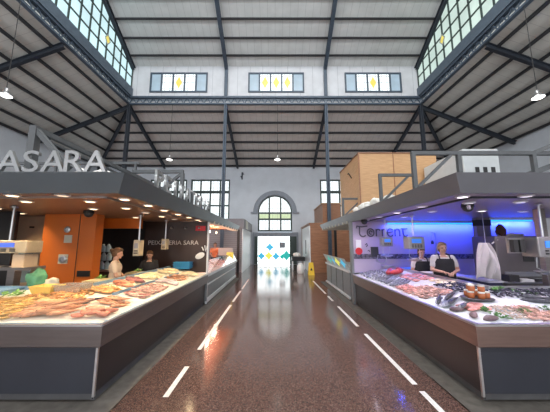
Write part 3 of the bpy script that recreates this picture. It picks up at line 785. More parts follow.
# ---------------- things on the roofs of the stalls
t = thing('plywood_box', (3.9, 8, 2.56), 'large plain plywood box room standing above the right stall', 'box room')
b = MB(); b.box(2.72, 5.25, 8.0, 10.4, 2.62, 4.62); b.build('body', 'ply', t, bevel=.01)
b = MB()
for x in (3.84,): b.box(x - .012, x + .012, 7.985, 8.0, 2.62, 4.62)
b.box(2.70, 2.74, 7.98, 8.001, 2.62, 4.62); b.build('joint_strip', 'brown_ply', t)
MB().box(2.7, 5.27, 7.98, 10.42, 4.621, 4.65).build('top_trim', 'brown_ply', t)
MB().box(2.8, 5.2, 8.05, 10.3, 2.56, 2.62).build('base', 'plinth', t)
b = MB(); b.tube([(2.71, 8.8, 4.0), (2.55, 8.6, 4.12), (2.5, 8.5, 4.06)], .018); b.build('cable_hook', 'rubber', t)
t = thing('air_handler', (5.6, 6.4, 2.56), 'pale grey air handling unit with dark vents above the right canopy', 'air unit')
MB().box(4.75, 5.65, 6.2, 7.9, 2.56, 4.1).build('body', 'duct', t, bevel=.02)
b = MB()
for k in range(3): b.box(5.02 + k * .2, 5.12 + k * .2, 6.19, 6.2, 3.25, 3.62)
b.build('vent', 'black', t)
MB().box(4.72, 4.75, 6.3, 7.8, 2.6, 3.9).build('side_panel', 'duct', t)
MB().box(4.86, 5.06, 6.05, 6.19, 2.78, 2.95).build('junction_box', 'white_metal', t)
t = thing('brown_box', (3.4, 16.5, 2.901), 'smaller brown boarded box above the far right stall', 'box room')
MB().box(2.88, 3.95, 15.3, 18.6, 2.901, 4.07).build('body', 'brown_ply', t); MB().box(2.83, 4.0, 15.25, 18.65, 4.071, 4.11).build('top_trim', 'ply', t)
# crumpled papers / white bags lying on right canopy edge
rnd = random.Random(5)
def lump(name, loc, r, m_, label, cat, group=None, seed=0, sub=3, jag=.25):
    bm = bmesh.new(); bmesh.ops.create_icosphere(bm, subdivisions=sub, radius=1); rn = random.Random(seed)
    off = [Vector((rn.uniform(-9, 9),) * 3) for _ in range(2)]
    from mathutils import noise
    for v in bm.verts:
        d = noise.noise(v.co * 1.6 + off[0]) * jag + noise.noise(v.co * 4 + off[1]) * jag * .5
        v.co *= 1 + d
        v.co = Vector((v.co.x * r[0], v.co.y * r[1], max(v.co.z, -.75) * r[2]))
    z0 = min(v.co.z for v in bm.verts)
    for v in bm.verts: v.co.z -= z0
    me = bpy.data.meshes.new(name); bm.to_mesh(me); bm.free(); me.materials.append(M[m_])
    me.polygons.foreach_set('use_smooth', [True] * len(me.polygons))
    o = bpy.data.objects.new(name, me); C.objects.link(o); o.location = loc
    return props(o, label, cat, group)
for i, (x, y, r) in enumerate(((2.3, 5.75, .12), (2.28, 6.15, .1), (2.33, 6.6, .13), (2.3, 7.1, .1), (2.45, 5.4, .12))):
    lump('plastic_bag', (x, y, 2.571), (r, r * 1.1, r * .9), 'paper', 'crumpled white plastic bag in the row on the edge of the right canopy', 'bag', 'crumpled bags on the right canopy', i, 3, .5)
for i, (x, y) in enumerate(((-2.8, 3.6), (-2.5, 3.6))):
    lump('plastic_bag', (x, y, 2.552), (.15, .12, .14), 'paper', 'crumpled white bag behind the steel letters on the left canopy', 'bag', 'crumpled bags on the left canopy', i + 20, 3, .4)

# ---------------- far kiosks
t = thing('kiosk', (-3.5, 16, 0), 'grey shuttered kiosk at the far left beside the glass door', 'kiosk')
MB().box(-7.5, -1.95, 15.3, 20.3, 0.001, 2.55).build('body', 'shutter', t)
MB().box(-7.6, -1.85, 15.2, 20.4, 2.552, 3.15).build('cornice', 'corrugated', t)
MB().box(-1.95, -1.90, 15.25, 20.2, .001, 2.55).build('side_panel', 'white_metal', t)
MB().box(-2.25, -2.1, 15.24, 15.3, .001, 2.5).build('door_gap', 'black', t)
MB().box(-1.85, -1.83, 16.2, 17.4, 2.6, 3.1).build('notice_board', 'cream_metal', t)
t = thing('kiosk', (3.2, 15, 0), 'brown boarded kiosk with a white side at the far right', 'kiosk')
MB().box(2.09, 6.5, 15.22, 20.2, .001, 2.82).build('body', 'brown_ply', t)
MB().box(2.03, 2.09, 15.2, 19.2, .001, 2.72).build('side_panel', 'white_metal', t)
MB().box(2.02, 6.55, 15.18, 20.25, 2.821, 2.9).build('roof', 'brown_ply', t)
MB().box(2.015, 2.03, 16.8, 17.2, 1.0, 1.9).build('door_slot', 'black', t)
MB().box(3.5, 3.65, 15.19, 15.22, .001, 2.8).build('joint_strip', 'black', t)
# stall back volume, brown partition between right counter and kiosk
t = thing('wet_floor_sign', (1.95, 14.2, 0), 'yellow folding wet floor sign standing by the brown kiosk', 'floor sign')
for s_ in (-1, 1):
    b = MB(); b.add([(1.80, 14.2 + s_ * .16, 0.001), (2.12, 14.2 + s_ * .16, .001), (2.08, 14.2 + s_ * .012, .66), (1.84, 14.2 + s_ * .012, .66), (1.80, 14.2 + s_ * .18, .001), (2.12, 14.2 + s_ * .18, .001), (2.08, 14.2 + s_ * .03, .66), (1.84, 14.2 + s_ * .03, .66)], [(0, 1, 2, 3), (7, 6, 5, 4), (0, 4, 5, 1), (1, 5, 6, 2), (2, 6, 7, 3), (3, 7, 4, 0)]); b.build('panel', 'yellow', t)
MB().prism([(1.9, .25), (2.02, .25), (1.96, .4)], lambda p_, a_: (p_[0], a_ + (.16 - p_[1] * .2) * -1, p_[1]), 14.16, 14.17).build('warning_mark', 'black', t)
t = thing('market_table', (1.55, 17, 0), 'small dark table with white legs beside the door', 'table')
MB().box(1.1, 1.95, 16.8, 17.6, .55, .8).build('tabletop', 'black', t)
for x in (1.15, 1.9):
    for y in (16.85, 17.55): MB().box(x - .03, x + .03, y - .03, y + .03, .001, .55).build('leg', 'white_metal', t)
lump('white_bag', (1.45, 17.2, .801), (.25, .2, .16), 'paper', 'white bag of goods on the small dark table near the door', 'bag', None, 44)
t = thing('white_bin', (1.35, 14.8, 0), 'rounded white bin on the floor near the small dark table', 'bin')
MB().lathe([(.16, .001), (.2, .1), (.19, .42), (.14, .5)], (1.45, 14.9, 0), 18).build('body', 'white', t, smooth=True)
MB().lathe([(.15, .501), (.12, .55), (.03, .58)], (1.45, 14.9, 0), 18).build('lid', 'white', t, smooth=True)

# ---------------- second counters farther along the aisle
t = thing('fish_counter', (-2.5, 10, 0), 'far white-fronted fish counter with glass guard on the left', 'counter')
MB().box(-3.0, -1.97, 7.55, 13.0, .041, .78).build('body', 'panel_grey', t)
MB().box(-3.05, -1.90, 7.5, 13.05, .7801, .86).build('rim', 'white_metal', t)
MB().box(-1.97, -1.93, 7.6, 12.95, .05, .16).build('kick_rail', 'white_metal', t)
MB().box(-1.97, -1.945, 7.6, 12.95, .52, .56).build('trim_strip', 'white_metal', t)
b = MB()
for a_, c_ in ((7.55, 10.1), (10.2, 13.0)): b.add([(-1.92, a_, .861), (-1.92, c_, .861), (-2.1, c_, 1.2), (-2.1, a_, 1.2), (-1.93, a_, .861), (-1.93, c_, .861), (-2.11, c_, 1.2), (-2.11, a_, 1.2)], [(0, 1, 2, 3), (7, 6, 5, 4), (0, 4, 5, 1), (1, 5, 6, 2), (2, 6, 7, 3), (3, 7, 4, 0)])
mat('glass', (.9, .95, .95), .05, trans=1, var=.01)
b.build('glass_guard', 'glass', t)
for y0, y1, z0, m_, lab in ((12.2, 13.0, 1.0, 'white_card', 'white price card'), (10.6, 12.1, 1.05, 'white_card', 'white price card'), (12.3, 13.0, .9, 'yellow_card', 'yellow card')):
    pass
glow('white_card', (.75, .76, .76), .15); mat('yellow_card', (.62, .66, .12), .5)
MB().box(-2.75, -2.05, 12.55, 12.6, 1.12, 1.48).build('notice_card', 'white_card', label='white notice card standing on the far left fish counter', cat='card')
MB().box(-2.3, -1.98, 12.3, 12.35, .861, 1.28).build('notice_card', 'yellow_card', label='yellow-green card standing at the end of the far left fish counter', cat='card')
t = thing('service_counter', (2.8, 10, 0), 'grey steel counter farther along the right side of the aisle', 'counter')
MB().box(2.3, 3.3, 8.02, 11.6, .10, .82).build('body', 'panel_grey', t)
MB().box(2.25, 3.35, 7.98, 11.65, .8201, .88).build('worktop', 'white_metal', t)
MB().box(2.24, 2.3, 8.02, 11.6, .041, .1).build('kick_rail', 'white_metal', t)
for y in (8.9, 9.8, 10.7): MB().box(2.29, 2.3, y - .01, y + .01, .12, .81).build('joint_strip', 'panel_dark', t)
t = thing('sign_panel', (2.2, 9.7, .88), 'long slanted white panel with coloured star shapes on the far right counter', 'sign')
def slp(y0, y1, z0, z1, off=0, th=.012):
    f = lambda z: 2.32 - (z - .88) * .5 - off
    return MB().add([(f(z0), y0, z0), (f(z0), y1, z0), (f(z1), y1, z1), (f(z1), y0, z1), (f(z0) + th, y0, z0), (f(z0) + th, y1, z0), (f(z1) + th, y1, z1), (f(z1) + th, y0, z1)], [(0, 1, 2, 3), (7, 6, 5, 4), (0, 4, 5, 1), (1, 5, 6, 2), (2, 6, 7, 3), (3, 7, 4, 0)])
slp(8.05, 11.5, .885, 1.24).build('panel', 'white_card', t)
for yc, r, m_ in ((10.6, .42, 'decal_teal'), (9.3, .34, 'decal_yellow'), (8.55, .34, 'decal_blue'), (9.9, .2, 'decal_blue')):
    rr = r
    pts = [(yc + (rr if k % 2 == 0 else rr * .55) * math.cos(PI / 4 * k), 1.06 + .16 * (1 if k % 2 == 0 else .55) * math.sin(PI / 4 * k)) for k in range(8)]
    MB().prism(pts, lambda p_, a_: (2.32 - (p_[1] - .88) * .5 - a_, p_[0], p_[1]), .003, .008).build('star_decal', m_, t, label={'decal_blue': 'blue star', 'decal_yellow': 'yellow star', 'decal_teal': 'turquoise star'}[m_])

# ---------------- partitions at the ends of the stalls
t = thing('partition', (-3, 7.45, 0), 'dark partition wall with pale lettering at the end of the orange stall', 'partition')
MB().box(-5.6, -1.96, 7.44, 7.50, .9, 2.355).build('panel', 'dark_wall', t)
MB().box(-1.96, -1.92, 7.43, 7.51, .041, 2.34).build('end_post', 'white_metal', t)
MB().box(-4.6, -3.05, 7.44, 7.5, .041, .9).build('lower_panel', 'dark_wall', t)
text_obj('lettering', 'PEIXATERIA SARA', 'letter_pale', (-2.93, 7.44, 1.68), (PI / 2, 0, 0), t, height=.12, width=1.45, extrude=.02)
b = MB(); b.ell((-2.15, 7.425, 1.37), (.14, .015, .085), rot=Matrix.Rotation(math.radians(-25), 3, 'Y')); b.build('shell_logo', 'white', t, label='white shell-shaped logo')
b = MB(); b.tube([(-2.02, 7.425, 1.66), (-1.99, 7.425, 1.5), (-1.95, 7.425, 1.64)], .016); b.tube([(-2.1, 7.425, 1.62), (-2.05, 7.425, 1.52)], .016); b.build('letter_logo', 'white', t)
MB().box(-2.3, -2.02, 7.41, 7.439, 2.08, 2.22).build('fire_notice', 'red', t, label='small red notice')
b = MB()
for x in (-3.0, -2.6, -2.2): b.lathe([(.03, 0), (.035, .02), (.02, .05)], (x, 7.40, 2.14), 10)
b.build('spot_fitting', 'steel', t)
t = thing('partition', (3.5, 7.45, 0), 'pale lilac tiled wall with dark uncial lettering behind the right counter', 'partition')
MB().box(2.26, 8.0, 7.44, 7.50, .9, 2.355).build('panel', 'purple_wall', t)
MB().box(3.32, 8.0, 7.44, 7.5, .041, .9).build('lower_panel', 'purple_wall', t)
MB().box(2.26, 8.0, 7.425, 7.439, 1.28, 1.42).build('tile_border', 'tile_band', t, label='dark patterned tile border')
MB().box(2.2, 2.26, 7.43, 7.62, .041, 2.34).build('end_post', 'panel_grey', t)
# uncial letters: strokes in wall coordinates (u to the right, v up), cap height about .27
def strokes(lines, x0, z0, r):
    b = MB()
    for ln in lines: b.tube([(x0 + u, 7.42, z0 + v) for u, v in ln], r, 6)
    return b
def arcp(cx, cz, rx, rz, a0, a1, n=10): return [(cx + rx * math.cos(math.radians(a0 + (a1 - a0) * k / n)), cz + rz * math.sin(math.radians(a0 + (a1 - a0) * k / n))) for k in range(n + 1)]
W = []
W.append([(-.06, .21), (-.05, .27), (.1, .25), (.27, .27)]); W.append([(.04, .25), (.03, .16), *arcp(.13, .09, .10, .095, 180, 320)])
W.append(arcp(.36, .1, .1, .1, 0, 360, 16)); W.append(arcp(.36, .1, .045, .045, 0, 300, 10))
for c_ in (.53, .71): W.append([(c_, .0), (c_, .19)]); W.append(arcp(c_ + .06, .13, .055, .055, 165, 25))
W.append(arcp(.95, .1, .09, .1, 40, 320)); W.append([(.87, .1), (1.02, .12)])
W.append([(1.09, 0), (1.09, .19)]); W.append([*arcp(1.16, .11, .07, .08, 170, 0), (1.23, 0)])
W.append([(1.28, .2), (1.46, .2)]); W.append([(1.33, .2), *arcp(1.40, .09, .07, .09, 180, 320)])
strokes([[(u * .97, v * 1.1) for u, v in l_] for l_ in W], 2.42, 1.92, .019).build('lettering', 'letter_dark', t, label='dark uncial lettering reading Torrent', smooth=True)
b = MB(); b.lathe([(.0005, 0), (.1, .005), (.1, .03), (.0005, .035)], (2.40, 7.425, 1.5), 18, Matrix.Rotation(PI / 2, 3, 'X')); b.build('red_disc', 'red', t, label='round red disc')
MB().box(2.33, 2.48, 7.41, 7.438, 1.58, 1.82).build('price_list', 'white', t, label='white paper notice')
MB().box(2.75, 2.96, 7.40, 7.438, 1.34, 1.62).build('chalkboard', 'slate', t, label='small framed chalkboard')
b = MB(); b.tube([(2.6, 7.42, 1.68), (2.64, 7.42, 1.72), (2.66, 7.42, 1.66), (2.62, 7.42, 1.62)], .012); b.tube([(2.66, 7.42, 1.5), (2.7, 7.42, 1.53), (2.71, 7.42, 1.48)], .012); b.build('wall_hook', 'dark_steel', t)

# dome cameras
for x, y, lab in ((3.05, 4.0, 'dark dome camera under the right canopy near its corner'), (2.42, 6.9, 'small dark dome camera near the dark uncial lettering'), (-3.6, 4.9, 'dark dome camera in front of the orange wall'), ):
    t = thing('dome_camera', (x, y, 2.355), lab, 'camera')
    MB().lathe([(.085, 0), (.09, -.05), (.085, -.06)], (x, y, 2.355), 18).build('housing', 'black', t)
    MB().ell((x, y, 2.295), (.078, .078, .07)).build('dome', 'slate', t, smooth=True)

# blue LED strips and light
for x0, x1, y, lab in ((3.25, 5.75, 7.36, 'long glowing blue LED strip above the workers'), (5.32, 6.4, 6.35, 'short glowing blue LED strip above the steel machine')):
    t = thing('led_strip', ((x0 + x1) / 2, y, 2.28), lab, 'LED strip')
    MB().box(x0, x1, y - .02, y + .02, 2.27, 2.30).build('tube', 'led_blue', t); MB().box(x0, x1, y - .03, y + .03, 2.3001, 2.358).build('channel', 'white_metal', t)
    l = bpy.data.lights.new('strip_light', 'AREA'); l.shape = 'RECTANGLE'; l.size = x1 - x0; l.size_y = .05; l.energy = 60 if x1 - x0 > 2 else 28; l.color = (.03, .07, 1)
    o = bpy.data.objects.new('strip_light', l); C.objects.link(o); o.parent = t; o.location = (0, -.05, -.03); o.rotation_euler = (math.radians(20), 0, 0)
t = thing('partition', (6, 6.4, 0), 'lilac wall panel behind the steel machine', 'partition')
MB().box(5.31, 6.6, 6.40, 6.45, 1.0, 2.3575).build('panel', 'purple_wall', t); MB().box(5.31, 6.6, 6.40, 6.45, .001, .999).build('lower_panel', 'panel_grey', t)

# orange fittings of the left stall
t = thing('wall_cabinet', (-4.3, 5.5, 0), 'tall glossy orange cabinet wall in the left stall', 'cabinet')
MB().box(-4.98, -3.86, 5.5, 5.75, .001, 2.355).build('body', 'orange', t)
MB().box(-4.21, -4.20, 5.49, 5.4995, .05, 2.35).build('joint_strip', 'dark_wall', t)
for cx, cz, r, sq in ((-4.45, 2.02, .07, 0), (-4.42, 1.82, .07, 1), (-4.48, 1.40, .085, 2)):
    if sq: MB().box(cx - r * 1.15, cx + r * 1.15, 5.485, 5.499, cz - r * 1.15, cz + r * 1.15).build('wall_socket', 'cream_metal', t, label='square cream wall plate')
    if sq != 1: MB().lathe([(r, 0), (r * .9, .015), (r * .55, .02), (r * .5, .008)], (cx, 5.483, cz), 20, Matrix.Rotation(PI / 2, 3, 'X')).build('round_dial', 'steel', t, label='round metal dial')
MB().box(-4.14, -3.88, 5.47, 5.499, 1.04, 1.16).build('slot_handle', 'black', t)
MB().box(-4.6, -3.42, 6.5, 6.6, 2.10, 2.3575).build('header_panel', 'orange', label='orange header panel above the dark opening behind the seller', cat='panel')
MB().box(-5.6, -3.75, 7.2, 7.38, .001, 2.3575).build('dark_opening_block', 'black', label='black block filling the dark opening behind the seller in the cream shirt', cat='dark opening')  # black block put in for the dark opening; no cupboard stands there
t = thing('shelf_unit', (-5.6, 6, 0), 'beige steel wall unit with shelves left of the orange cabinet', 'shelf')
MB().box(-6.3, -5.0, 6.0, 6.06, .001, 2.3575).build('back_panel', 'beige', t)
for z in (1.5, 1.2): MB().box(-5.5, -5.0, 5.72, 5.999, z, z + .03).build('shelf', 'steel', t)
for x, z in ((-5.7, 2.1), (-5.35, 2.2), (-5.75, 1.62)): MB().box(x - .05, x + .05, 5.98, 5.999, z - .02, z + .02).build('vent', 'black', t)
t = thing('screen', (-5.6, 4.9, 0), 'large dark screen cabinet at the far left of the orange stall', 'cabinet')
MB().box(-6.6, -5.1, 5.0, 5.08, .001, 2.3575).build('body', 'black', t, bevel=.01); MB().box(-6.5, -5.2, 4.985, 4.999, 1.7, 1.72).build('handle', 'dark_steel', t)

# ================================================================== FITTINGS
# pendant lamps
def pendant(x, y, z, ztop, label):
    t = thing('pendant_lamp', (x, y, z), label, 'lamp')
    prof = [(.19, 0), (.185, .03), (.15, .09), (.08, .14), (.06, .2), (.055, .26), (.02, .28)]
    MB().lathe(prof, (x, y, z), 24).build('lamp_shade', 'steel', t, smooth=True)
    MB().lathe([(.03, -.045), (.12, -.03), (.17, -.002)], (x, y, z), 20).build('lens', 'pendant_glow', t)
    MB().tube([(x, y, z + .28), (x, y, ztop)], .012, 6).build('cord', 'rubber', t)
pendant(.15, 14.9, 6.7, 10.302, 'hanging metal lamp in the middle above the arched window')
pendant(-6.4, 14.9, 6.7, 10.302, 'hanging metal lamp above the far left kiosk')
pendant(-9.1, 8.0, 6.65, 10.302, 'hanging metal lamp at the upper left under the left girder')
pendant(9.1, 8.2, 6.7, 10.302, 'hanging metal lamp at the upper right under the right girder')

# hanging scales on poles
def scale(x, y, zc, w_, d_, h_, label, body, lcdm, pan=True, poler=.018):
    t = thing('hanging_scale', (x, y, zc), label, 'scale')
    MB().box(x - w_ / 2, x + w_ / 2, y - d_ / 2, y + d_ / 2, zc - h_ / 2, zc + h_ / 2).build('body', body, t, bevel=.015)
    MB().tube([(x, y, zc + h_ / 2), (x, y, 2.357)], poler, 10).build('pole', 'steel', t)
    MB().box(x - w_ * .28, x + w_ * .28, y - d_ / 2 - .012, y - d_ / 2, zc - h_ * .02, zc + h_ * .3).build('display', lcdm, t)
    b = MB()
    for i in range(4):
        for j in range(2): b.box(x - w_ * .3 + i * w_ * .17, x - w_ * .3 + i * w_ * .17 + w_ * .1, y - d_ / 2 - .01, y - d_ / 2, zc - h_ * .36 + j * h_ * .14, zc - h_ * .28 + j * h_ * .14)
    b.build('keypad', 'rubber', t)
    MB().lathe([(.05, 0), (.05, .02), (.02, .04)], (x, y, 2.316), 14).build('ceiling_flange', 'steel', t)
    if pan:
        b = MB(); b.tube([(x - w_ * .3, y, zc - h_ / 2), (x - w_ * .34, y, zc - h_ / 2 - .16), (x, y, zc - h_ / 2 - .24), (x + w_ * .34, y, zc - h_ / 2 - .16), (x + w_ * .3, y, zc - h_ / 2)], .008, 6)
        b.build('pan_hanger', 'steel', t)
        MB().lathe([(.02, 0), (.13, .02), (.16, .05), (.155, .055), (.12, .03)], (x, y, zc - h_ / 2 - .27), 20).build('pan', 'steel', t, smooth=True)
    return t
scale(3.1, 5.75, 1.74, .36, .22, .28, 'grey hanging scale with a blue display in front of the worker holding a tray', 'scale_body', 'screen_blue')
scale(2.95, 6.85, 1.76, .28, .2, .24, 'small grey hanging scale under the dark uncial lettering', 'scale_body', 'screen_blue')
scale(4.12, 3.95, 1.68, .46, .28, .30, 'large steel hanging scale with a blue display at the far right', 'scale_body', 'screen_blue')
scale(-2.96, 5.6, 1.63, .13, .2, .34, 'slim pale hanging scale beside the seller in the cream shirt', 'scale_cream', 'scale_body', False)
scale(-2.92, 6.85, 1.70, .13, .2, .28, 'slim pale hanging scale before the dark partition lettering', 'scale_cream', 'scale_body', False)
scale(-4.33, 4.2, 1.68, .85, .3, .2, 'wide cream scale console with a violet-blue display at the far left', 'scale_cream', 'lcd', False)
for x, y, lab in ((-2.93, 5.6, 'left'), (-2.88, 6.85, 'right')):
    pass
t = thing('scale_tray', (-4.35, 4.3, 1.3), 'steel weighing platform below the wide cream scale console', 'scale')
MB().box(-4.75, -3.95, 4.22, 4.5, 1.30, 1.35).build('platform', 'brushed', t); MB().box(-4.4, -4.28, 4.3, 4.42, 1.02, 1.2995).build('foot', 'brushed', t)
MB().box(-4.15, -3.96, 4.1, 4.35, 1.351, 1.56).build('side_box', 'beige', t, bevel=.01)
MB().box(-4.55, -4.33, 4.6, 4.64, 1.055, 1.78).build('clear_screen', 'water_bottle', label='blue-tinted clear plastic screen right of the wide cream console', cat='screen')
t = [o for o in bpy.data.objects if o.name == 'hanging_scale.002'][0]
for i in range(2): MB().box(3.66 + i * .1, 3.73 + i * .1, 3.95, 4.02, 1.6, 1.79).build('handset', 'rubber', t)
MB().box(3.64, 3.85, 4.021, 4.06, 1.58, 1.82).build('bracket', 'scale_body', t)

# right stall interior
mat('pillar_grey', (.22, .19, .18), .5)
t = thing('stall_pillar', (5.0, 6.1, 0), 'brown-grey pillar between the two blue LED strips', 'pillar')
MB().box(4.95, 5.29, 6.27, 6.39, .001, 2.3575).build('shaft', 'pillar_grey', t); MB().box(4.85, 5.3, 6.25, 6.269, 2.15, 2.3).build('dark_box', 'black', t)
mat('machine_grey', (.15, .135, .135), .4, .5, var=.1, scale=2)
t = thing('steel_machine', (5.2, 5.7, 1), 'large brushed steel machine box standing on the steel worktop', 'machine')
MB().box(4.66, 5.7, 5.45, 6.1, .975, 1.88).build('body', 'machine_grey', t, bevel=.02)
MB().box(4.78, 5.7, 5.43, 5.449, 1.05, 1.14).build('lower_slot', 'steel', t); MB().box(5.2, 5.42, 5.43, 5.449, 1.35, 1.6).build('control_box', 'rubber', t)
lump('paper_sack', (5.12, 5.8, 1.881), (.085, .09, .15), 'brown_bag', 'crumpled dark brown sack standing on top of the steel machine', 'sack', None, 9, 3, .35)
lump('plastic_bag', (5.42, 5.8, 1.881), (.18, .12, .045), 'paper', 'flattened pale plastic bags beside the dark brown sack', 'bag', None, 19, 3, .4)
b = MB(); b.tube([(4.62, 5.5, 1.72), (4.72, 5.46, 1.80), (4.82, 5.5, 1.88), (4.86, 5.6, 1.90)], .014, 8); b.build('cream_hose', 'cream_metal', label='short curved cream hose beside the hanging white cloth', cat='hose', smooth=True)
mat('worktop_blue', (.05, .05, .11), .35)
t = thing('work_cabinet', (4.6, 5.6, 0), 'dark blue work cabinet with white top beside the standing worker', 'cabinet')
MB().box(4.33, 4.6, 5.32, 6.9, .001, .94).build('body', 'worktop_blue', t); MB().box(4.3, 4.62, 5.31, 6.9, .9401, .97).build('worktop', 'white_metal', t); MB().box(4.32, 4.33, 5.7, 5.9, .8, .82).build('handle', 'steel', t)
t = thing('work_cabinet', (6, 5.6, 0), 'brushed steel drawer cabinet under the large machine', 'cabinet')
MB().box(4.63, 6.4, 5.25, 6.2, .001, .94).build('body', 'brushed', t); MB().box(4.621, 6.45, 5.2, 6.25, .9401, .97).build('worktop', 'steel', t)
for a, c_ in ((4.66, 5.5), (5.53, 6.38)):
    d = MB().box(a, c_, 5.23, 5.2495, .72, .92).build('drawer', 'brushed', t); MB().box((a + c_) / 2 - .15, (a + c_) / 2 + .15, 5.21, 5.2295, .82, .84).build('handle', 'steel', d)
    MB().box(a, c_, 5.23, 5.2495, .15, .7).build('door', 'brushed', t)
t = thing('tool_rack', (4.9, 5.3, 1), 'dark wooden knife block beside the hanging white cloth', 'knife block')
MB().box(4.66, 4.86, 5.22, 5.4, .971, 1.10).build('body', 'rubber', t)
MB().box(4.9, 5.15, 5.22, 5.38, .971, 1.02).build('tray', 'white', t)
MB().box(5.2, 5.7, 5.21, 5.4, .971, 1.03).build('cutting_tray', 'slate', label='dark shallow tray in front of the steel machine', cat='tray')
MB().box(3.55, 4.25, 6.9, 7.4, .85, 1.05).build('crate', 'crate_blue', label='blue plastic crate behind the standing worker', cat='crate')
t = thing('tap', (4.15, 7.2, 1.05), 'tall curved spray tap on the lilac wall', 'tap')
b = MB(); b.tube([(4.6, 7.38, 1.05), (4.6, 7.36, 1.85), (4.55, 7.3, 2.02), (4.42, 7.22, 2.0), (4.4, 7.2, 1.8)], .018, 8); b.build('spout', 'steel', t, smooth=True)
MB().lathe([(.03, 0), (.04, .05), (.02, .1)], (4.4, 7.2, 1.7), 12).build('spray_head', 'rubber', t)
t = thing('wash_basin', (3.4, 7.1, .8), 'steel wash counter along the lilac wall', 'counter')
MB().box(3.34, 5.2, 6.95, 7.41, .78, .84).build('worktop', 'steel', t); MB().box(3.4, 5.1, 7.0, 7.40, .001, .7795).build('body', 'panel_grey', t)
t = thing('basket_tap', (2.9, 7.3, 1.1), 'looped steel tap and hose near the chalkboard', 'tap')
b = MB(); b.tube([(2.9, 7.41, 1.2), *[(3.0 + .13 * math.cos(a_ / 10 * 2 * PI), 7.3, 1.3 + .14 * math.sin(a_ / 10 * 2 * PI)) for a_ in range(4, 13)]], .016, 8); b.build('hose', 'steel', t, smooth=True)
MB().box(3.0, 3.3, 7.22, 7.38, 1.06, 1.10).build('bowl', 'steel', t)

# hanging white cloth (apron) on the pillar
def cloth(x, y, z0, z1, w0, w1, d, label):
    b = MB(); nx, nz = 26, 22; vs = []
    for side in (0, 1):
        for j in range(nz + 1):
            tt = j / nz; w_ = w0 + (w1 - w0) * math.sin(min(1, tt * 1.35) * PI / 2)
            for i in range(nx + 1):
                s_ = i / nx - .5
                fold = math.sin(s_ * 22 + tt * 3) * .045 * (.3 + tt) + math.sin(s_ * 9 - tt * 5) * .03
                bulge = d * math.cos(s_ * PI) * (.4 + .6 * math.sin(tt * PI))
                yy = y - bulge + fold + (0.012 if side else 0)
                vs.append((x + s_ * w_ + .03 * math.sin(tt * 4), yy, z1 - (z1 - z0) * tt - .03 * math.sin(s_ * 7) * tt))
    n1 = (nx + 1) * (nz + 1); fs = []
    for j in range(nz):
        for i in range(nx):
            a_ = j * (nx + 1) + i; fs.append((a_, a_ + 1, a_ + nx + 2, a_ + nx + 1)); fs.append((n1 + a_, n1 + a_ + nx + 1, n1 + a_ + nx + 2, n1 + a_ + 1))
    for i in range(nx): fs.append((i, n1 + i, n1 + i + 1, i + 1)); a_ = nz * (nx + 1) + i; fs.append((a_, a_ + 1, n1 + a_ + 1, n1 + a_))
    for j in range(nz): a_ = j * (nx + 1); c_ = a_ + nx + 1; fs.append((a_, c_, n1 + c_, n1 + a_)); a_ += nx; c_ += nx; fs.append((a_, n1 + a_, n1 + c_, c_))
    b.add(vs, fs); return b
t = thing('hanging_apron', (4.35, 5.1, 1.05), 'white folded apron hanging in front of the brown-grey pillar', 'apron')
cloth(4.22, 5.2, 1.05, 1.74, .14, .50, .08, '').build('fabric', 'cloth_white', t, smooth=True)
MB().tube([(4.28, 5.24, 1.74), (4.28, 5.24, 2.357)], .006, 6).build('hanging_hook', 'steel', t)

# steel steam parts at the far right edge
t = thing('steel_column', (4.7, 4.6, 0), 'narrow steel pole with bracket at the right of the steel machine', 'pole')
b = MB(); b.box(4.78, 4.9, 4.6, 4.7, .001, 2.3575); b.build('pole', 'brushed', t)
MB().box(5.0, 5.9, 4.75, 4.8, 1.55, 2.2).build('wall_board', 'duct', label='pale board with dark shelf line at the right edge of the right stall', cat='board')

# left stall: water bottles rack behind the seller
t = thing('bottle_shelf', (-4.0, 6.6, 0), 'steel shelf counter carrying water bottles behind the seller', 'shelf')
MB().box(-4.5, -3.8, 6.0, 6.4, 1.08, 1.12).build('worktop', 'steel', t); MB().box(-4.48, -3.82, 6.02, 6.38, .001, 1.0795).build('body', 'dark_wall', t)
k = 0
for row in range(3):
    for i in range(3):
        x = -4.22 + i * .13 + (row % 2) * .03; z = 1.121 + row * .2
        b = MB().lathe([(.05, 0), (.06, .02), (.06, .12), (.035, .16), (.022, .19), (.0005, .195)], (x, 6.15, z), 14)
        b.build('water_bottle', 'water_bottle', label='clear water bottle behind the seller, %s row of the stack, %s' % (['bottom', 'middle', 'top'][row], ['leftmost', 'central', 'rightmost'][i]), cat='bottle', group='stacked water bottles', smooth=True)

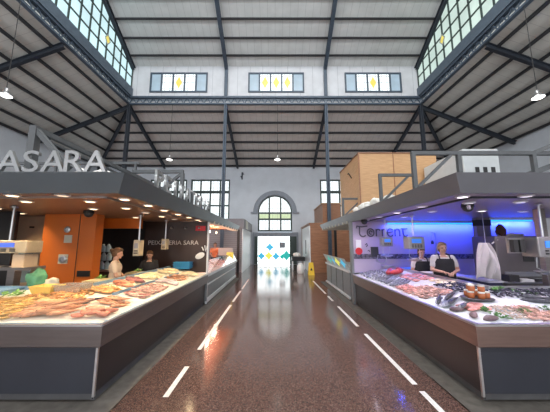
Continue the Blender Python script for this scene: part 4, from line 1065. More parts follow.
# ================================================================== PEOPLE
def rot_to(d):  # matrix taking +Z to d
    return Vector((0, 0, 1)).rotation_difference(Vector(d).normalized()).to_matrix()
def remeshed(b, name, matn, voxel, parent, smooth_it=2, label=None):
    me = b.mesh('tmp', matn); o = bpy.data.objects.new('tmp', me); C.objects.link(o)
    r = o.modifiers.new('r', 'REMESH'); r.mode = 'VOXEL'; r.voxel_size = voxel; r.use_smooth_shade = True
    s_ = o.modifiers.new('s', 'SMOOTH'); s_.factor = .5; s_.iterations = smooth_it
    bpy.context.view_layer.update()
    dg = bpy.context.evaluated_depsgraph_get(); nm = bpy.data.meshes.new_from_object(o.evaluated_get(dg)); nm.name = name
    nm.materials.clear(); nm.materials.append(M[matn])
    bpy.data.objects.remove(o)
    q = bpy.data.objects.new(name, nm); C.objects.link(q); q.parent = parent
    return props(q, label)
def person(loc, rz, Hh, label, armL, armR, shirt, apron, hair, bun=False, head_yaw=0, head_pitch=0, trousers='trousers', feet=.0):
    """local frame: faces -Y, x to its left-hand side on screen; arms = (elbow, wrist) in local metres for a 1.70 m body"""
    t = thing('person', loc, label, 'person', rz=rz)
    k = Hh / 1.70
    V = lambda x, y, z: Vector((x * k, y * k, z * k))
    b = MB()
    # legs and feet
    for s_ in (-1, 1):
        b.cap(V(s_ * .095, 0, .90), .088 * k, V(s_ * .10, -.01, .50), .060 * k); b.cap(V(s_ * .10, -.01, .50), .058 * k, V(s_ * .105, .02, .10), .040 * k)
        b.cap(V(s_ * .105, .03, .05), .040 * k, V(s_ * .12, -.13, .035), .032 * k)
    # trunk
    b.ell(V(0, .01, .95), (.165 * k, .115 * k, .12 * k)); b.ell(V(0, 0, 1.10), (.145 * k, .10 * k, .15 * k)); b.ell(V(0, .0, 1.28), (.165 * k, .11 * k, .16 * k))
    b.cap(V(-.13, .01, 1.385), .052 * k, V(.13, .01, 1.385), .052 * k); b.cap(V(0, .015, 1.38), .062 * k, V(0, -.005, 1.52), .052 * k)
    # head
    R = Matrix.Rotation(head_yaw, 3, 'Z') @ Matrix.Rotation(head_pitch, 3, 'X'); hc = V(0, -.01, 1.50)
    Hd = lambda x, y, z: hc + R @ V(x, y, z)
    b.ell(Hd(0, .012, .105), (.076 * k, .094 * k, .098 * k), rot=R); b.ell(Hd(0, -.028, .045), (.056 * k, .058 * k, .062 * k), rot=R)
    b.cap(Hd(0, -.075, .105), .010 * k, Hd(0, -.100, .062), .014 * k)          # nose
    b.cap(Hd(-.035, -.068, .115), .012 * k, Hd(.035, -.068, .115), .012 * k)     # brow
    b.ell(Hd(0, -.078, .005), (.018 * k, .014 * k, .014 * k))                   # chin
    for s_ in (-1, 1): b.ell(Hd(s_ * .078, .005, .085), (.010 * k, .020 * k, .032 * k), rot=R)
    # arms and hands
    for s_, (el, wr) in ((-1, armL), (1, armR)):
        sh = V(s_ * .175, .01, 1.375); E_ = V(*el); W_ = V(*wr)
        b.cap(sh, .050 * k, E_, .038 * k); b.cap(E_, .037 * k, W_, .025 * k)
        d = (W_ - E_).normalized(); side = d.cross(Vector((0, 0, 1)))
        side = side.normalized() if side.length > .1 else Vector((1, 0, 0)); nrm = side.cross(d).normalized()
        Rm = Matrix((side, d, nrm)).transposed()
        pc = W_ + d * .05 * k; b.ell(pc, (.040 * k, .052 * k, .017 * k), rot=Rm)
        for fi, (off, ln) in enumerate(((-.029, .062), (-.010, .072), (.010, .068), (.028, .054))):
            p0 = pc + side * off * k + d * .035 * k; p1 = p0 + (d * .75 - nrm * .55).normalized() * ln * .55 * k; p2 = p1 + (d * .2 - nrm).normalized() * ln * .5 * k
            b.cap(p0, .0095 * k, p1, .0088 * k); b.cap(p1, .0088 * k, p2, .0078 * k)
        ts = -s_; p0 = pc + side * (.032 * ts) * k - d * .02 * k; p1 = p0 + (side * ts * .8 + d * .8 - nrm * .3).normalized() * .04 * k; p2 = p1 + (d * .9 - nrm * .5).normalized() * .03 * k
        b.cap(p0, .013 * k, p1, .011 * k); b.cap(p1, .011 * k, p2, .009 * k)
    remeshed(b, 'body', 'skin', .0075, t, 2)
    # eyes and lips
    e = MB()
    for s_ in (-1, 1): e.ell(Hd(s_ * .031, -.077, .098), (.011 * k, .006 * k, .007 * k), rot=R)
    e.build('eye', 'eye', t, local=True); MB().ell(Hd(0, -.083, .034), (.021 * k, .008 * k, .007 * k), rot=R).build('lips', 'lips', t, local=True)
    # hair
    h = MB(); h.ell(Hd(0, .032, .135), (.088 * k, .096 * k, .085 * k), rot=R); h.ell(Hd(0, .062, .075), (.084 * k, .066 * k, .085 * k), rot=R)
    for s_ in (-1, 1): h.ell(Hd(s_ * .07, .03, .09), (.022 * k, .045 * k, .07 * k), rot=R)
    h.ell(Hd(0, -.045, .178), (.062 * k, .034 * k, .026 * k), rot=R)
    if bun: h.ell(Hd(0, .145, .13), (.045 * k, .04 * k, .045 * k)); h.cap(Hd(0, .08, .12), .04 * k, Hd(0, .14, .13), .03 * k)
    else: h.ell(Hd(0, .07, .03), (.07 * k, .045 * k, .06 * k), rot=R)
    remeshed(h, 'hair', hair, .011, t, 2)
    # shirt with short sleeves
    c = MB(); g = .016
    c.ell(V(0, .01, .97), ((.165 + g) * k, (.118 + g) * k, .12 * k)); c.ell(V(0, 0, 1.10), ((.155 + g) * k, (.105 + g) * k, .16 * k)); c.ell(V(0, 0, 1.27), ((.168 + g) * k, (.118 + g) * k, .15 * k))
    c.cap(V(-.125, .012, 1.375), .066 * k, V(.125, .012, 1.375), .066 * k)
    for s_, (el, wr) in ((-1, armL), (1, armR)):
        sh = V(s_ * .175, .01, 1.375); E_ = V(*el); c.cap(sh, .066 * k, sh + (E_ - sh) * .62, .058 * k)
    remeshed(c, 'shirt', shirt, .011, t, 3)
    # trousers
    c = MB(); c.ell(V(0, .01, .93), (.180 * k, .130 * k, .11 * k))
    for s_ in (-1, 1): c.cap(V(s_ * .095, 0, .88), .104 * k, V(s_ * .10, -.01, .5), .078 * k); c.cap(V(s_ * .10, -.01, .5), .078 * k, V(s_ * .105, .02, .14), .064 * k)
    remeshed(c, 'trousers', trousers, .013, t, 3)
    for s_ in (-1, 1):
        c = MB(); c.cap(V(s_ * .105, .04, .052), .05 * k, V(s_ * .12, -.14, .045), .043 * k); c.box(*[q_ * k for q_ in (s_ * .11 - .045, s_ * .11 + .045, -.18, .09, .001, .03)]); remeshed(c, 'shoe', 'rubber', .012, t, 2)
    if apron:
        c = MB(); nz, na = 22, 24; vs = []
        for sd in (0, 1):
            for j in range(nz + 1):
                z = .55 + (1.36 - .55) * j / nz; half = math.radians(112) if z < 1.06 else math.radians(112 - (z - 1.06) / .30 * 64)
                rx, ry = (.205, .165) if z < 1.0 else (.196, .150)
                if z > 1.3: ry -= (z - 1.3) * .4
                for i in range(na + 1):
                    a_ = -PI / 2 + half * (2 * i / na - 1); rr = 1 + (.05 if sd else 0) + .02 * math.sin(i * 1.7) * (1 if z < .95 else 0)
                    vs.append(V(rx * rr * math.cos(a_), ry * rr * math.sin(a_), z))
        n1 = (na + 1) * (nz + 1); fs = []
        for j in range(nz):
            for i in range(na):
                a_ = j * (na + 1) + i; fs += [(a_, a_ + 1, a_ + na + 2, a_ + na + 1), (n1 + a_, n1 + a_ + na + 1, n1 + a_ + na + 2, n1 + a_ + 1)]
        for i in range(na): fs.append((i, n1 + i, n1 + i + 1, i + 1)); a_ = nz * (na + 1) + i; fs.append((a_, a_ + 1, n1 + a_ + 1, n1 + a_))
        for j in range(nz): a_ = j * (na + 1); fs.append((a_, a_ + na + 1, n1 + a_ + na + 1, n1 + a_)); a_ += na; fs.append((a_, n1 + a_, n1 + a_ + na + 1, a_ + na + 1))
        c.add(vs, fs).build('apron', apron, t, local=True, smooth=True)
        c = MB()
        for s_ in (-1, 1): c.tube([V(s_ * .10, -.125, 1.34), V(s_ * .10, -.06, 1.435), V(s_ * .08, .05, 1.46), V(s_ * .03, .085, 1.43)], .013 * k, 6)
        c.build('apron_strap', apron, t, local=True, smooth=True)
    return t
# the stall floors behind the counters are raised
for s_, n, x0, x1 in ((1, 'right', 3.36, 4.28), (-1, 'left', 3.04, 3.76)):
    MB().box(min(s_ * x0, s_ * x1), max(s_ * x0, s_ * x1), 4.12, 6.9, .0006, .0007 + .02).build('duckboard', 'plinth', label='low dark duckboard on the floor inside the %s stall' % n, cat='duckboard')
person((3.72, 5.75, .021), math.radians(-14), 1.72, 'woman with fair hair in a black apron standing with hands together at the right stall',
       ((-.25, -.05, 1.12), (-.09, -.25, 1.09)), ((.25, -.05, 1.12), (.09, -.25, 1.09)), 'cloth_white', 'cloth_black', 'hair_blond', head_pitch=math.radians(8))
person((3.58, 6.35, .021), math.radians(-8), 1.60, 'worker in a white shirt and black apron holding a white tray behind the grey scale',
       ((-.26, -.04, 1.12), (-.15, -.26, 1.08)), ((.26, -.04, 1.12), (.15, -.26, 1.08)), 'cloth_white', 'cloth_black', 'hair_brown', head_pitch=math.radians(16))
t = thing('serving_tray', (3.5, 6.0, 1.03), 'oval white tray held by the worker behind the grey scale', 'tray')
MB().lathe([(.01, 0), (.15, .0), (.19, .03), (.185, .035), (.145, .01), (.01, .01)], (3.54, 6.02, 1.035), 24).build('dish', 'white', t, smooth=True)
person((-3.36, 5.5, .021), math.radians(112), 1.60, 'woman with brown hair in a bun and cream shirt standing side-on in the left stall',
       ((-.23, -.06, 1.12), (-.12, -.26, 1.0)), ((.23, -.06, 1.12), (.12, -.26, 1.0)), 'cloth_cream', None, 'hair_brown', bun=True, head_yaw=math.radians(0), head_pitch=math.radians(14))
person((-3.3, 6.85, .021), math.radians(10), 1.50, 'person in dark clothes with bare forearms behind the slim scale in the left stall',
       ((-.24, -.04, 1.12), (-.16, -.24, 1.02)), ((.24, -.04, 1.12), (.14, -.25, 1.1)), 'cloth_black', 'cloth_black', 'hair_brown', head_pitch=math.radians(20))
# orange-red figure / bag shapes at the far left counter
person((-3.25, 14.0, .001), math.radians(10), 1.72, 'person in orange-red top standing beyond the far pink fish counter',
       ((-.23, -.04, 1.12), (-.14, -.25, 1.05)), ((.23, -.04, 1.12), (.14, -.25, 1.05)), 'orange_soffit', None, 'hair_brown')

# ================================================================== FISH AND TRAYS
def fish_mesh(name, L, H, Wd, mback, mbelly, tail=.16, eye=True):
    b = MB(); n = 9; seg = 10
    prof = [(0, .05), (.05, .45), (.14, .82), (.28, 1.0), (.45, .95), (.6, .72), (.75, .42), (.86, .2), (.9, .16)]
    vs = []
    for i, (x, r) in enumerate(prof):
        for k in range(seg):
            a_ = 2 * PI * k / seg; vs.append((x * L - L / 2, math.cos(a_) * Wd / 2 * r, math.sin(a_) * H / 2 * r))
    fs = []; mi = []
    for i in range(n - 1):
        for k in range(seg):
            k2 = (k + 1) % seg; fs.append((i * seg + k, i * seg + k2, (i + 1) * seg + k2, (i + 1) * seg + k)); mi.append(0 if k in (0, 1, 2, 3, 4) else 1)
    o = len(b.v); b.v += [Vector(v) for v in vs]; b.f += [list(f) for f in fs]; b.m += mi
    b.f.append(list(range(seg - 1, -1, -1))); b.m.append(0)
    b.mi = 0
    x0 = .88 * L - L / 2; x1 = L / 2; th = .004
    b.prism([(x0, -.02 * L * .5), (x1, -tail * L * .5), (x1 - .05 * L, 0), (x1, tail * L * .5), (x0, .02 * L * .5)], lambda p_, a_: (p_[0], a_, p_[1]), -th / 2, th / 2)
    b.prism([(-.15 * L, H * .45), (.0, H * .78), (.16 * L, H * .36)], lambda p_, a_: (p_[0], a_, p_[1]), -th / 2, th / 2)
    b.prism([(-.22 * L, -H * .1), (-.10 * L, -H * .34), (-.12 * L, -H * .02)], lambda p_, a_: (p_[0], a_ + Wd * .42, p_[1]), -th / 2, th / 2)
    b.mi = 2
    for s_ in (-1, 1): b.ell((-.42 * L, s_ * Wd * .26, H * .10), (.018 * L, .008 * L + .001, .018 * L), 8, 5)
    return b.mesh(name, [mback, mbelly, 'eye'], True)
def prawn_mesh(name, L, m_):
    b = MB(); pts = []; rs = []
    for i in range(9):
        a_ = math.radians(-10 + 150 * i / 8); pts.append((math.cos(a_) * L * .38, 0, math.sin(a_) * L * .38)); rs.append(L * (.05 + .075 * math.sin(PI * (i + .6) / 9.6) + (.012 if i % 2 else 0)))
    b.tube(pts, rs, 8)
    p = Vector(pts[-1]); d = Vector((-.9, 0, -.5)) * L * .25
    for s_ in (-.4, 0, .4): b.tube([p, p + d + Vector((0, s_ * L * .3, 0))], [L * .04, L * .015], 5)
    q = Vector(pts[0])
    for s_ in (-1, 1): b.tube([q, q + Vector((.18 * L, s_ * .07 * L, -.2 * L)), q + Vector((-.1 * L, s_ * .2 * L, -.5 * L))], .0022, 4)
    for i in range(5):
        c_ = Vector(pts[2 + i]) * .75; b.tube([pts[2 + i], c_ * .6], L * .012, 4)
    me = b.mesh(name, [m_], True)
    me.transform(Matrix.Rotation(PI / 2, 4, 'X'))
    return me
def lump_mesh(name, r, m_, seed, jag=.2, sub=2):
    o = lump('x', (0, 0, 0), r, m_, 'x', 'x', None, seed, sub, jag); me = o.data; bpy.data.objects.remove(o); me.name = name
    for v in me.vertices: v.co.z -= r[2] * .6
    return me
def shell_mesh(name, m_, L):
    b = MB()
    for s_ in (-1, 1):
        vs = []; n = 12; rings = 4
        for i in range(rings + 1):
            t_ = i / rings
            for k in range(n):
                a_ = 2 * PI * k / n; x = math.cos(a_) * L / 2 * t_; y = math.sin(a_) * L * .28 * t_ * (1 + .25 * math.cos(a_))
                vs.append((x, y, s_ * (L * .16 * (1 - t_ ** 2)) + .0005 * s_))
        fs = [(i * n + k, i * n + (k + 1) % n, (i + 1) * n + (k + 1) % n, (i + 1) * n + k) for i in range(rings) for k in range(n)]
        b.add(vs, fs)
    return b.mesh(name, [m_], True)
def leaf_mesh(name, m_, R_, seed):
    rn = random.Random(seed); b = MB()
    for k in range(16):
        a_ = rn.uniform(0, 2 * PI); el = rn.uniform(.1, .9); d = Vector((math.cos(a_) * math.cos(el), math.sin(a_) * math.cos(el), math.sin(el) * .6)) * R_ * rn.uniform(.6, 1.1)
        b.tube([(0, 0, 0), d * .6, d], [.002, .002, .0015], 4)
        w_ = R_ * .22; sd = d.cross(Vector((0, 0, 1))).normalized() * w_
        up = Vector((0, 0, w_ * .4))
        b.add([d * .5, d * .8 + sd + up, d * 1.15, d * .8 - sd + up, d * .5 - up * .2, d * .8 + sd + up * .8, d * 1.15 - up * .2, d * .8 - sd + up * .8], [(0, 1, 2, 3), (7, 6, 5, 4), (0, 4, 5, 1), (1, 5, 6, 2), (2, 6, 7, 3), (3, 7, 4, 0)])
    return b.mesh(name, [m_])
ME = dict(
    smallgold=fish_mesh('small_fish', .17, .035, .028, 'fish_gold', 'fish_gold_belly'),
    bigpink=fish_mesh('large_fish', .42, .085, .06, 'fish_pink', 'fish_pink_belly'),
    bigdark=fish_mesh('dark_fish', .50, .075, .06, 'fish_dark', 'fish_silver'),
    mullet=fish_mesh('red_mullet', .19, .045, .036, 'fish_pink', 'fish_pink_belly'),
    sardine=fish_mesh('sardine', .17, .036, .026, 'fish_steel', 'fish_silver'),
    mackerel=fish_mesh('mackerel', .32, .06, .045, 'fish_steel', 'fish_silver'),
    bream=fish_mesh('bream', .32, .12, .05, 'fish_steel', 'fish_silver'),
    prawn=prawn_mesh('prawn', .12, 'prawn'), prawno=prawn_mesh('prawn', .13, 'prawn_orange'), coralp=prawn_mesh('prawn', .12, 'coral'),
    fillet=lump_mesh('fish_fillet', (.07, .042, .022), 'salmon', 1), cream=lump_mesh('fish_fillet', (.10, .055, .02), 'fillet_cream', 2),
    squid=lump_mesh('squid', (.10, .035, .028), 'squid', 3), octo=lump_mesh('octopus', (.09, .07, .035), 'octopus', 4, .5), cuttle=lump_mesh('cuttlefish', (.085, .045, .03), 'cuttle', 14, .2),
    tuna=lump_mesh('tuna_loin', (.13, .07, .06), 'tuna', 5), steak=lump_mesh('fish_steak', (.06, .05, .015), 'coral', 6, .15),
    mussel=shell_mesh('mussel', 'shell_black', .07), clam=shell_mesh('clam', 'shell_pale', .05),
    parsley=leaf_mesh('parsley_sprig', 'leaf', .09, 1), lettuce=leaf_mesh('lettuce_leaves', 'lettuce', .12, 2))
def slope_at(side, x, y):
    e = .02; zx = (deckz(side, x + e, y) - deckz(side, x - e, y)) / (2 * e); zy = (deckz(side, x, y + e) - deckz(side, x, y - e)) / (2 * e)
    return Vector((-zx, -zy, 1)).normalized()
rnd = random.Random(11)
def put(kind, name, side, x, y, ang, lift, label, cat, group, flat=False, tiltr=.12, sc=1):
    o = bpy.data.objects.new(name, ME[kind]); C.objects.link(o)
    n = slope_at(side, x, y); R = rot_to(n) @ Matrix.Rotation(ang, 3, 'Z') @ Matrix.Rotation(rnd.uniform(-tiltr, tiltr), 3, 'Y')
    if flat: R = R @ Matrix.Rotation(PI / 2 * (.78 + rnd.uniform(-.15, .2)), 3, 'X')
    o.matrix_world = Matrix.Translation((x, y, deckz(side, x, y) + lift)) @ R.to_4x4() @ Matrix.Scale(sc, 4)
    return props(o, label, cat, group)
def pile(kind, name, side, x0, x1, y0, y1, n, ang, spread, label, cat, group, layers=2, lift=.022, dz=.018, flat=False):
    """a heap of individuals inside a rectangle, higher in its middle"""
    made = []
    nx = max(1, round(math.sqrt(n * abs(x1 - x0) / max(.05, y1 - y0)))); ny = max(1, math.ceil(n / nx)); c = 0
    for i in range(nx):
        for j in range(ny):
            if c >= n: break
            u = (i + .5) / nx + rnd.uniform(-.3, .3) / nx; v = (j + .5) / ny + rnd.uniform(-.3, .3) / ny
            x = x0 + (x1 - x0) * u; y = y0 + (y1 - y0) * v
            hh = (1 - max(abs(u - .5), abs(v - .5)) * 2) * layers * dz + rnd.uniform(0, dz)
            made.append(put(kind, name, side, x, y, ang + rnd.uniform(-spread, spread), lift + hh, label, cat, group, flat, sc=rnd.uniform(.88, 1.12))); c += 1
    if n <= 20:      # few enough to be told apart: say which one, by distance from the viewer
        made.sort(key=lambda o: math.hypot(o.location.x, o.location.y))
        for i, o in enumerate(made): o['label'] = label + ', ' + ORD[i] + ' nearest' if len(label.split()) < 15 else ' '.join(label.split()[:14]) + ', ' + ORD[i] + ' nearest'
# ---- left counter, front arm
pile('smallgold', 'small_golden_fish', -1, -4.35, -2.98, 3.06, 3.64, 210, .5, .5, 'small golden fish in the wide heap at the front left corner of the picture', 'fish', 'small golden fish in the front heap', 3, .02, .02, True)
pile('bigpink', 'large_pink_fish', -1, -2.95, -2.42, 3.12, 3.5, 18, .35, .25, 'large pink-orange fish at the front of the left counter', 'fish', 'large pink fish at the front', 2, .035, .02, True)
put('bigdark', 'dark_fish', -1, -2.50, 3.52, .5, .04, 'long dark fish behind the large pink fish on the left counter', 'fish', None, True)
pile('fillet', 'salmon_fillet', -1, -2.32, -2.0, 3.08, 3.36, 12, .6, 1, 'salmon-pink fish piece piled at the aisle corner of the left counter', 'fish piece', 'salmon-pink pieces at the corner', 2, .018, .022)
pile('prawno', 'orange_prawn', -1, -3.45, -2.6, 3.6, 3.98, 70, 0, 3, 'orange prawn heaped beside the clear tub on the left counter', 'prawn', 'orange prawns beside the clear tub', 2, .016, .016)
# tubs, bags
def tub(x, y, z, w_, d_, h_, m_, label, cat='tub', flare=.03):
    b = MB(); t_ = .006
    o0 = [(x - w_ / 2, y - d_ / 2), (x + w_ / 2, y - d_ / 2), (x + w_ / 2, y + d_ / 2), (x - w_ / 2, y + d_ / 2)]
    def ring(g, zz): return [(x + (w_ / 2 + g) * sx, y + (d_ / 2 + g) * sy, zz) for sx, sy in ((-1, -1), (1, -1), (1, 1), (-1, 1))]
    rs = [ring(0, z), ring(flare, z + h_), ring(flare + .012, z + h_), ring(flare + .012, z + h_ - .008), ring(flare - t_, z + h_ - .008), ring(-t_, z + t_)]
    rs = [ring(0, z), ring(flare, z + h_), ring(flare - t_, z + h_), ring(-t_, z + t_)]
    vs = [v for r in rs for v in r]; fs = [(i * 4 + k, i * 4 + (k + 1) % 4, (i + 1) * 4 + (k + 1) % 4, (i + 1) * 4 + k) for i in range(3) for k in range(4)] + [(3, 2, 1, 0), (12, 13, 14, 15)]
    t = thing(cat.replace(' ', '_'), (x, y, z), label, cat)
    b.add(vs, fs).build('body', m_, t)
    r_ = MB(); R_ = ring(flare, z + h_)
    for k in range(4): r_.bar(R_[k], R_[(k + 1) % 4], .012, .01)
    r_.build('rim', m_, t)
    return t
z = deckz(-1, -3.2, 3.75) + .02
tub(-3.32, 3.85, z + .02, .26, .2, .1, 'yellow_plastic', 'yellow plastic tub among the fish on the left counter')
tub(-2.98, 3.9, z + .02, .34, .22, .11, 'clear_plastic', 'clear plastic tub beside the yellow tub on the left counter')
lump('green_bag', (-3.72, 4.1, 1.055), (.13, .10, .16), 'green_plastic', 'crumpled green bag standing behind the left counter tubs', 'bag', None, 31, 3, .5)
lump('plastic_bag', (-3.5, 4.12, 1.055), (.1, .08, .08), 'cream_metal', 'small cream bag next to the crumpled green bag', 'bag', None, 33, 3, .5)
put('lettuce', 'lettuce_leaves', -1, -3.62, 3.72, 0, .03, 'dark green leaves left of the yellow tub', 'leaves', None)
put('lettuce', 'lettuce_leaves', -1, -3.78, 3.66, 1, .03, 'dark green leaves at the far left among the golden fish', 'leaves', None)
tub(-4.1, 3.9, z + .0, .5, .22, .07, 'tray_rim', 'shallow blue-grey tray at the back left of the golden fish', 'tray')
# ---- left counter, side arm: outer and inner rows from near to far
rows_outer = [('mullet', 'red_mullet', 3.5, 4.0, 22, 'red mullet in the nearest heap on the aisle side of the left counter', 'red mullet by the aisle', True),
              ('steak', 'pink_fish_steak', 4.05, 4.4, 8, 'pink fish steak by the aisle on the left counter', 'pink steaks by the aisle', False),
              ('prawn', 'pink_prawn', 4.4, 5.2, 60, 'pink prawn in the long heap on the aisle side of the left counter', 'pink prawns by the aisle', False),
              ('squid', 'pale_squid', 5.3, 5.75, 14, 'pale squid by the aisle on the left counter', 'pale squid by the aisle', False),
              ('mullet', 'small_red_fish', 5.85, 6.5, 26, 'small red fish in the farther heap on the aisle side of the left counter', 'small red fish by the aisle', True),
              ('cream', 'cream_fillet', 6.55, 7.3, 14, 'cream fillet at the far aisle end of the left counter', 'cream fillets at the aisle end', False)]
for kind, nm, y0, y1, n, lab, grp, fl_ in rows_outer:
    pile(kind, nm, -1, -2.40, -2.06, y0 + .05, y1 - .08, n, .3, .6, lab, nm.split('_')[-1] if kind not in ('cream', 'steak') else 'fish piece', grp, 2, .02, .016, fl_)
rows_inner = [('prawno', 'brown_prawn', 4.0, 4.45, 46, 'orange-brown prawn in the nearest inner heap of the left counter', 'orange-brown prawns inner heap', False),
              ('fillet', 'salmon_piece', 4.55, 4.95, 14, 'salmon piece on the inner side of the left counter', 'salmon pieces inner side', False),
              ('octo', 'octopus', 5.0, 5.3, 5, 'reddish octopus on the inner side of the left counter', 'octopus inner side', False),
              ('cream', 'white_fillet', 5.4, 6.2, 16, 'white-yellow fillet on the inner side of the left counter', 'white-yellow fillets inner side', False),
              ('cream', 'yellow_fillet', 6.3, 7.2, 16, 'yellowish fillet at the far inner end of the left counter', 'yellowish fillets inner end', False)]
for kind, nm, y0, y1, n, lab, grp, fl_ in rows_inner:
    pile(kind, nm, -1, -2.86, -2.54, y0 + .05, y1 - .06, n, .3, .8, lab, 'prawn' if 'prawn' in nm else 'octopus' if 'octo' in nm else 'fish piece', grp, 2, .02, .016, fl_)
for x, y, lab in ((-2.45, 4.5, 'nearest'), (-2.45, 5.3, 'middle'), (-2.45, 6.3, 'farthest')):
    MB().box(x - .012, x + .012, y - .5, y + .35, deckz(-1, x, y) + .012, deckz(-1, x, y) + .05).build('tray_divider', 'tray_rim', label='thin blue-grey tray divider on the left counter, ' + lab, cat='divider')
# boards and vegetables behind the left counter
for i, (x, y, m_, lab, lm) in enumerate(((-3.3, 5.05, 'fillet_cream', 'pale cutting board near the seller in the cream shirt', 'lettuce'), (-3.22, 6.25, 'fillet_cream', 'pale cutting board with yellow-green leaves below the slim scale', 'lettuce'))):
    t = thing('prep_table', (x, y, 0), 'small steel prep table under the ' + lab, 'table')
    MB().box(x - .2, x + .12, y - .32, y + .14, 1.0, 1.03).build('tabletop', 'steel', t)
    for sx in (-.17, .09):
        for sy in (-.29, .11): MB().box(x + sx - .015, x + sx + .015, y + sy - .015, y + sy + .015, .022, .9995).build('leg', 'steel', t)
    MB().box(x - .19, x + .11, y - .3, y + .12, 1.031, 1.055).build('cutting_board', m_, label=lab, cat='cutting board')
    o = bpy.data.objects.new('lettuce_leaves', ME[lm]); C.objects.link(o); o.location = (x - .02, y - .05, 1.065); props(o, 'bunch of green leaves on the ' + lab, 'leaves')
# blue trays stacked
for i in range(4):
    tub(-2.55 + .01 * (i % 2), 7.22, 1.03 + i * .045, .42, .24, .04, 'crate_blue', ['lowest', 'second lowest', 'second highest', 'topmost'][i] + ' blue plastic tray of the stack by the dark partition', 'tray', .02)
# far left counter: pink fish
pile('steak', 'pink_fish_piece', -1, -2.9, -2.15, 7.7, 12.2, 120, .3, 1, 'pink fish piece spread over the far left counter', 'fish piece', 'pink fish on the far left counter', 1, -.04, .015)
pile('mullet', 'pink_small_fish', -1, -2.9, -2.15, 7.8, 12.2, 60, .3, 1, 'small pink fish spread over the far left counter', 'fish', 'small pink fish on the far left counter', 1, -.03, .015, True)

# ---- right counter
pile('sardine', 'small_silver_fish', 1, 2.3, 2.95, 6.3, 7.35, 80, 1.2, .7, 'small silver fish in the heap at the far end of the right counter', 'fish', 'small silver fish at the far end', 2, .02, .016, True)
pile('tuna', 'dark_red_tuna_piece', 1, 2.75, 3.1, 6.15, 6.5, 5, .4, 1, 'dark red tuna piece beside the small silver fish', 'fish piece', 'dark red tuna pieces', 2, .05, .03)
pile('mackerel', 'striped_mackerel', 1, 2.36, 2.72, 5.2, 6.2, 24, .5, .3, 'dark-backed silver mackerel in the row on the aisle side of the right counter', 'fish', 'mackerel by the aisle', 2, .03, .016, True)
pile('steak', 'pink_fish_slice', 1, 2.8, 3.2, 5.2, 6.05, 26, .5, 1, 'pink fish slice on the inner side of the right counter', 'fish piece', 'pink slices inner side', 1, .02, .014)
pile('coralp', 'coral_prawn', 1, 2.32, 2.52, 4.6, 5.1, 48, 0, 3, 'coral-pink prawn in the bright heap on the aisle side of the right counter', 'prawn', 'coral-pink prawns', 3, .018, .016)
pile('prawn', 'pale_pink_prawn', 1, 2.34, 2.8, 4.15, 4.85, 90, 0, 3, 'pale pink prawn in the wide heap beside the mussels on the right counter', 'prawn', 'pale pink prawns beside the mussels', 2, .018, .014)
pile('cream', 'pale_fillet', 1, 2.95, 3.2, 4.45, 5.1, 8, 1.4, .4, 'pale fillet on the inner side of the right counter', 'fish piece', 'pale fillets inner side', 1, .02, .014)
pile('mussel', 'black_mussel', 1, 2.86, 3.22, 4.06, 4.8, 110, 0, 3, 'black mussel in the heap on the inner side of the right counter', 'mussel', 'black mussels inner side', 2, .02, .016)
for i, (x, y, a_) in enumerate(((2.42, 3.92, .9), (2.52, 3.75, .7), (2.38, 3.72, 1.0), (2.66, 4.0, .6), (2.46, 3.5, .9))):
    put('bream' if i in (2, 4) else 'bigdark', 'whole_silver_fish', 1, x, y, a_, .045, ['long dark fish nearest the pink prawns on the right counter', 'long dark fish pointing at the jars on the right counter', 'broad silver fish near the rim of the right counter', 'long dark fish behind the others by the mussels', 'broad silver fish closest to the corner of the right counter'][i], 'fish', None, True)
pile('steak', 'pale_pink_slice', 1, 2.42, 2.66, 3.3, 3.58, 12, .3, .6, 'pale pink slice beside the jars on the right counter', 'fish piece', 'pale pink slices beside the jars', 1, .015, .012)
for i, (x, y) in enumerate(((2.46, 3.06), (2.35, 3.17), (2.33, 3.44))):
    put('cuttle', 'brown_cuttlefish', 1, x, y, i, .03, ['nearest', 'middle', 'farthest'][i] + ' brown cuttlefish lying at the corner of the right counter', 'cuttlefish', 'brown cuttlefish at the corner')
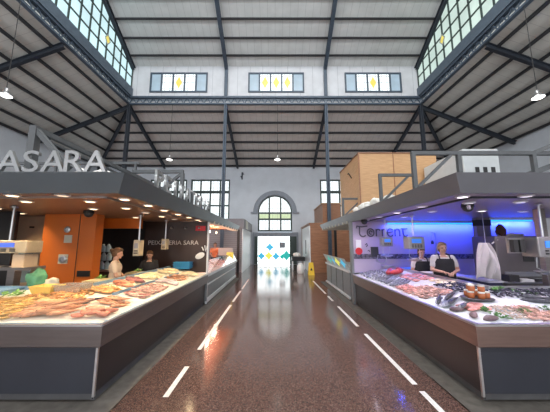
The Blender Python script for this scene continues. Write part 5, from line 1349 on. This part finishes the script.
# jars on slate
t = thing('slate_board', (2.84, 3.72, deckz(1, 2.84, 3.72)), 'dark oval slate board carrying the amber jars', 'board')
zs = deckz(1, 2.86, 3.75) + .03
MB().lathe([(.19, 0), (.2, .012), (.19, .02)], (2.83, 3.72, zs - .02), 24).build('board', 'slate', t)
for i, (x, y, l_) in enumerate(((2.72, 3.68, 0), (2.82, 3.62, 0), (2.92, 3.66, 0), (2.76, 3.80, 0), (2.88, 3.82, 0), (2.74, 3.69, 1), (2.84, 3.64, 1), (2.80, 3.80, 1))):
    z = zs + .001 + l_ * .088
    t = thing('glass_jar', (x, y, z), 'amber jar with a pale lid in the %s on the dark slate board' % ('upper layer' if l_ else 'lower layer'), 'jar', 'upper jars on the slate board' if l_ else 'lower jars on the slate board')
    MB().lathe([(.036, 0), (.042, .006), (.042, .06), (.036, .068)], (x, y, z), 16).build('body', 'jar_amber', t, smooth=True)
    MB().lathe([(.038, .0685), (.04, .07), (.04, .084), (.036, .087)], (x, y, z), 16).build('lid', 'cream_metal', t)
pile('clam', 'brown_clam', 1, 2.72, 3.0, 3.08, 3.42, 60, 0, 3, 'small brown clam in the heap in front of the jars', 'clam', 'brown clams in front of the jars', 2, .015, .012)
pile('prawn', 'pale_prawn', 1, 2.95, 3.25, 3.05, 3.4, 30, 0, 3, 'pale pink prawn right of the clams on the right counter', 'prawn', 'pale prawns right of the clams', 2, .015, .012)
for i, (x, y) in enumerate(((2.56, 3.26), (2.62, 3.1), (3.02, 3.22), (3.3, 3.12), (3.36, 3.3), (3.05, 3.95), (3.25, 3.92), (3.5, 3.85), (3.7, 3.8), (3.4, 3.98))):
    put('parsley', 'parsley_sprig', 1, x, y, i, .02, 'green parsley sprig on the ice of the right counter, ' + ORD[i] + ' of ten from the corner', 'parsley', 'parsley sprigs on the ice')
pile('mussel', 'dark_mussel', 1, 3.1, 4.3, 3.68, 3.98, 120, 0, 3, 'dark mussel in the band along the back edge of the right front counter', 'mussel', 'dark mussels along the back edge', 2, .02, .014)
for i, (x, y) in enumerate(((3.55, 3.5), (3.75, 3.42), (3.95, 3.5), (4.1, 3.38), (3.65, 3.62))):
    put('bigdark', 'dark_whole_fish', 1, x, y, -.5, .04, 'long dark fish on ice at the right end of the right counter, ' + ORD[i] + ' from left', 'fish', 'dark whole fish at the right end', True)
pile('prawn', 'grey_pink_prawn', 1, 3.3, 3.62, 3.05, 3.22, 22, 0, 3, 'grey-pink prawn at the right edge of the picture', 'prawn', 'grey-pink prawns at the right edge', 1, .015, .012)
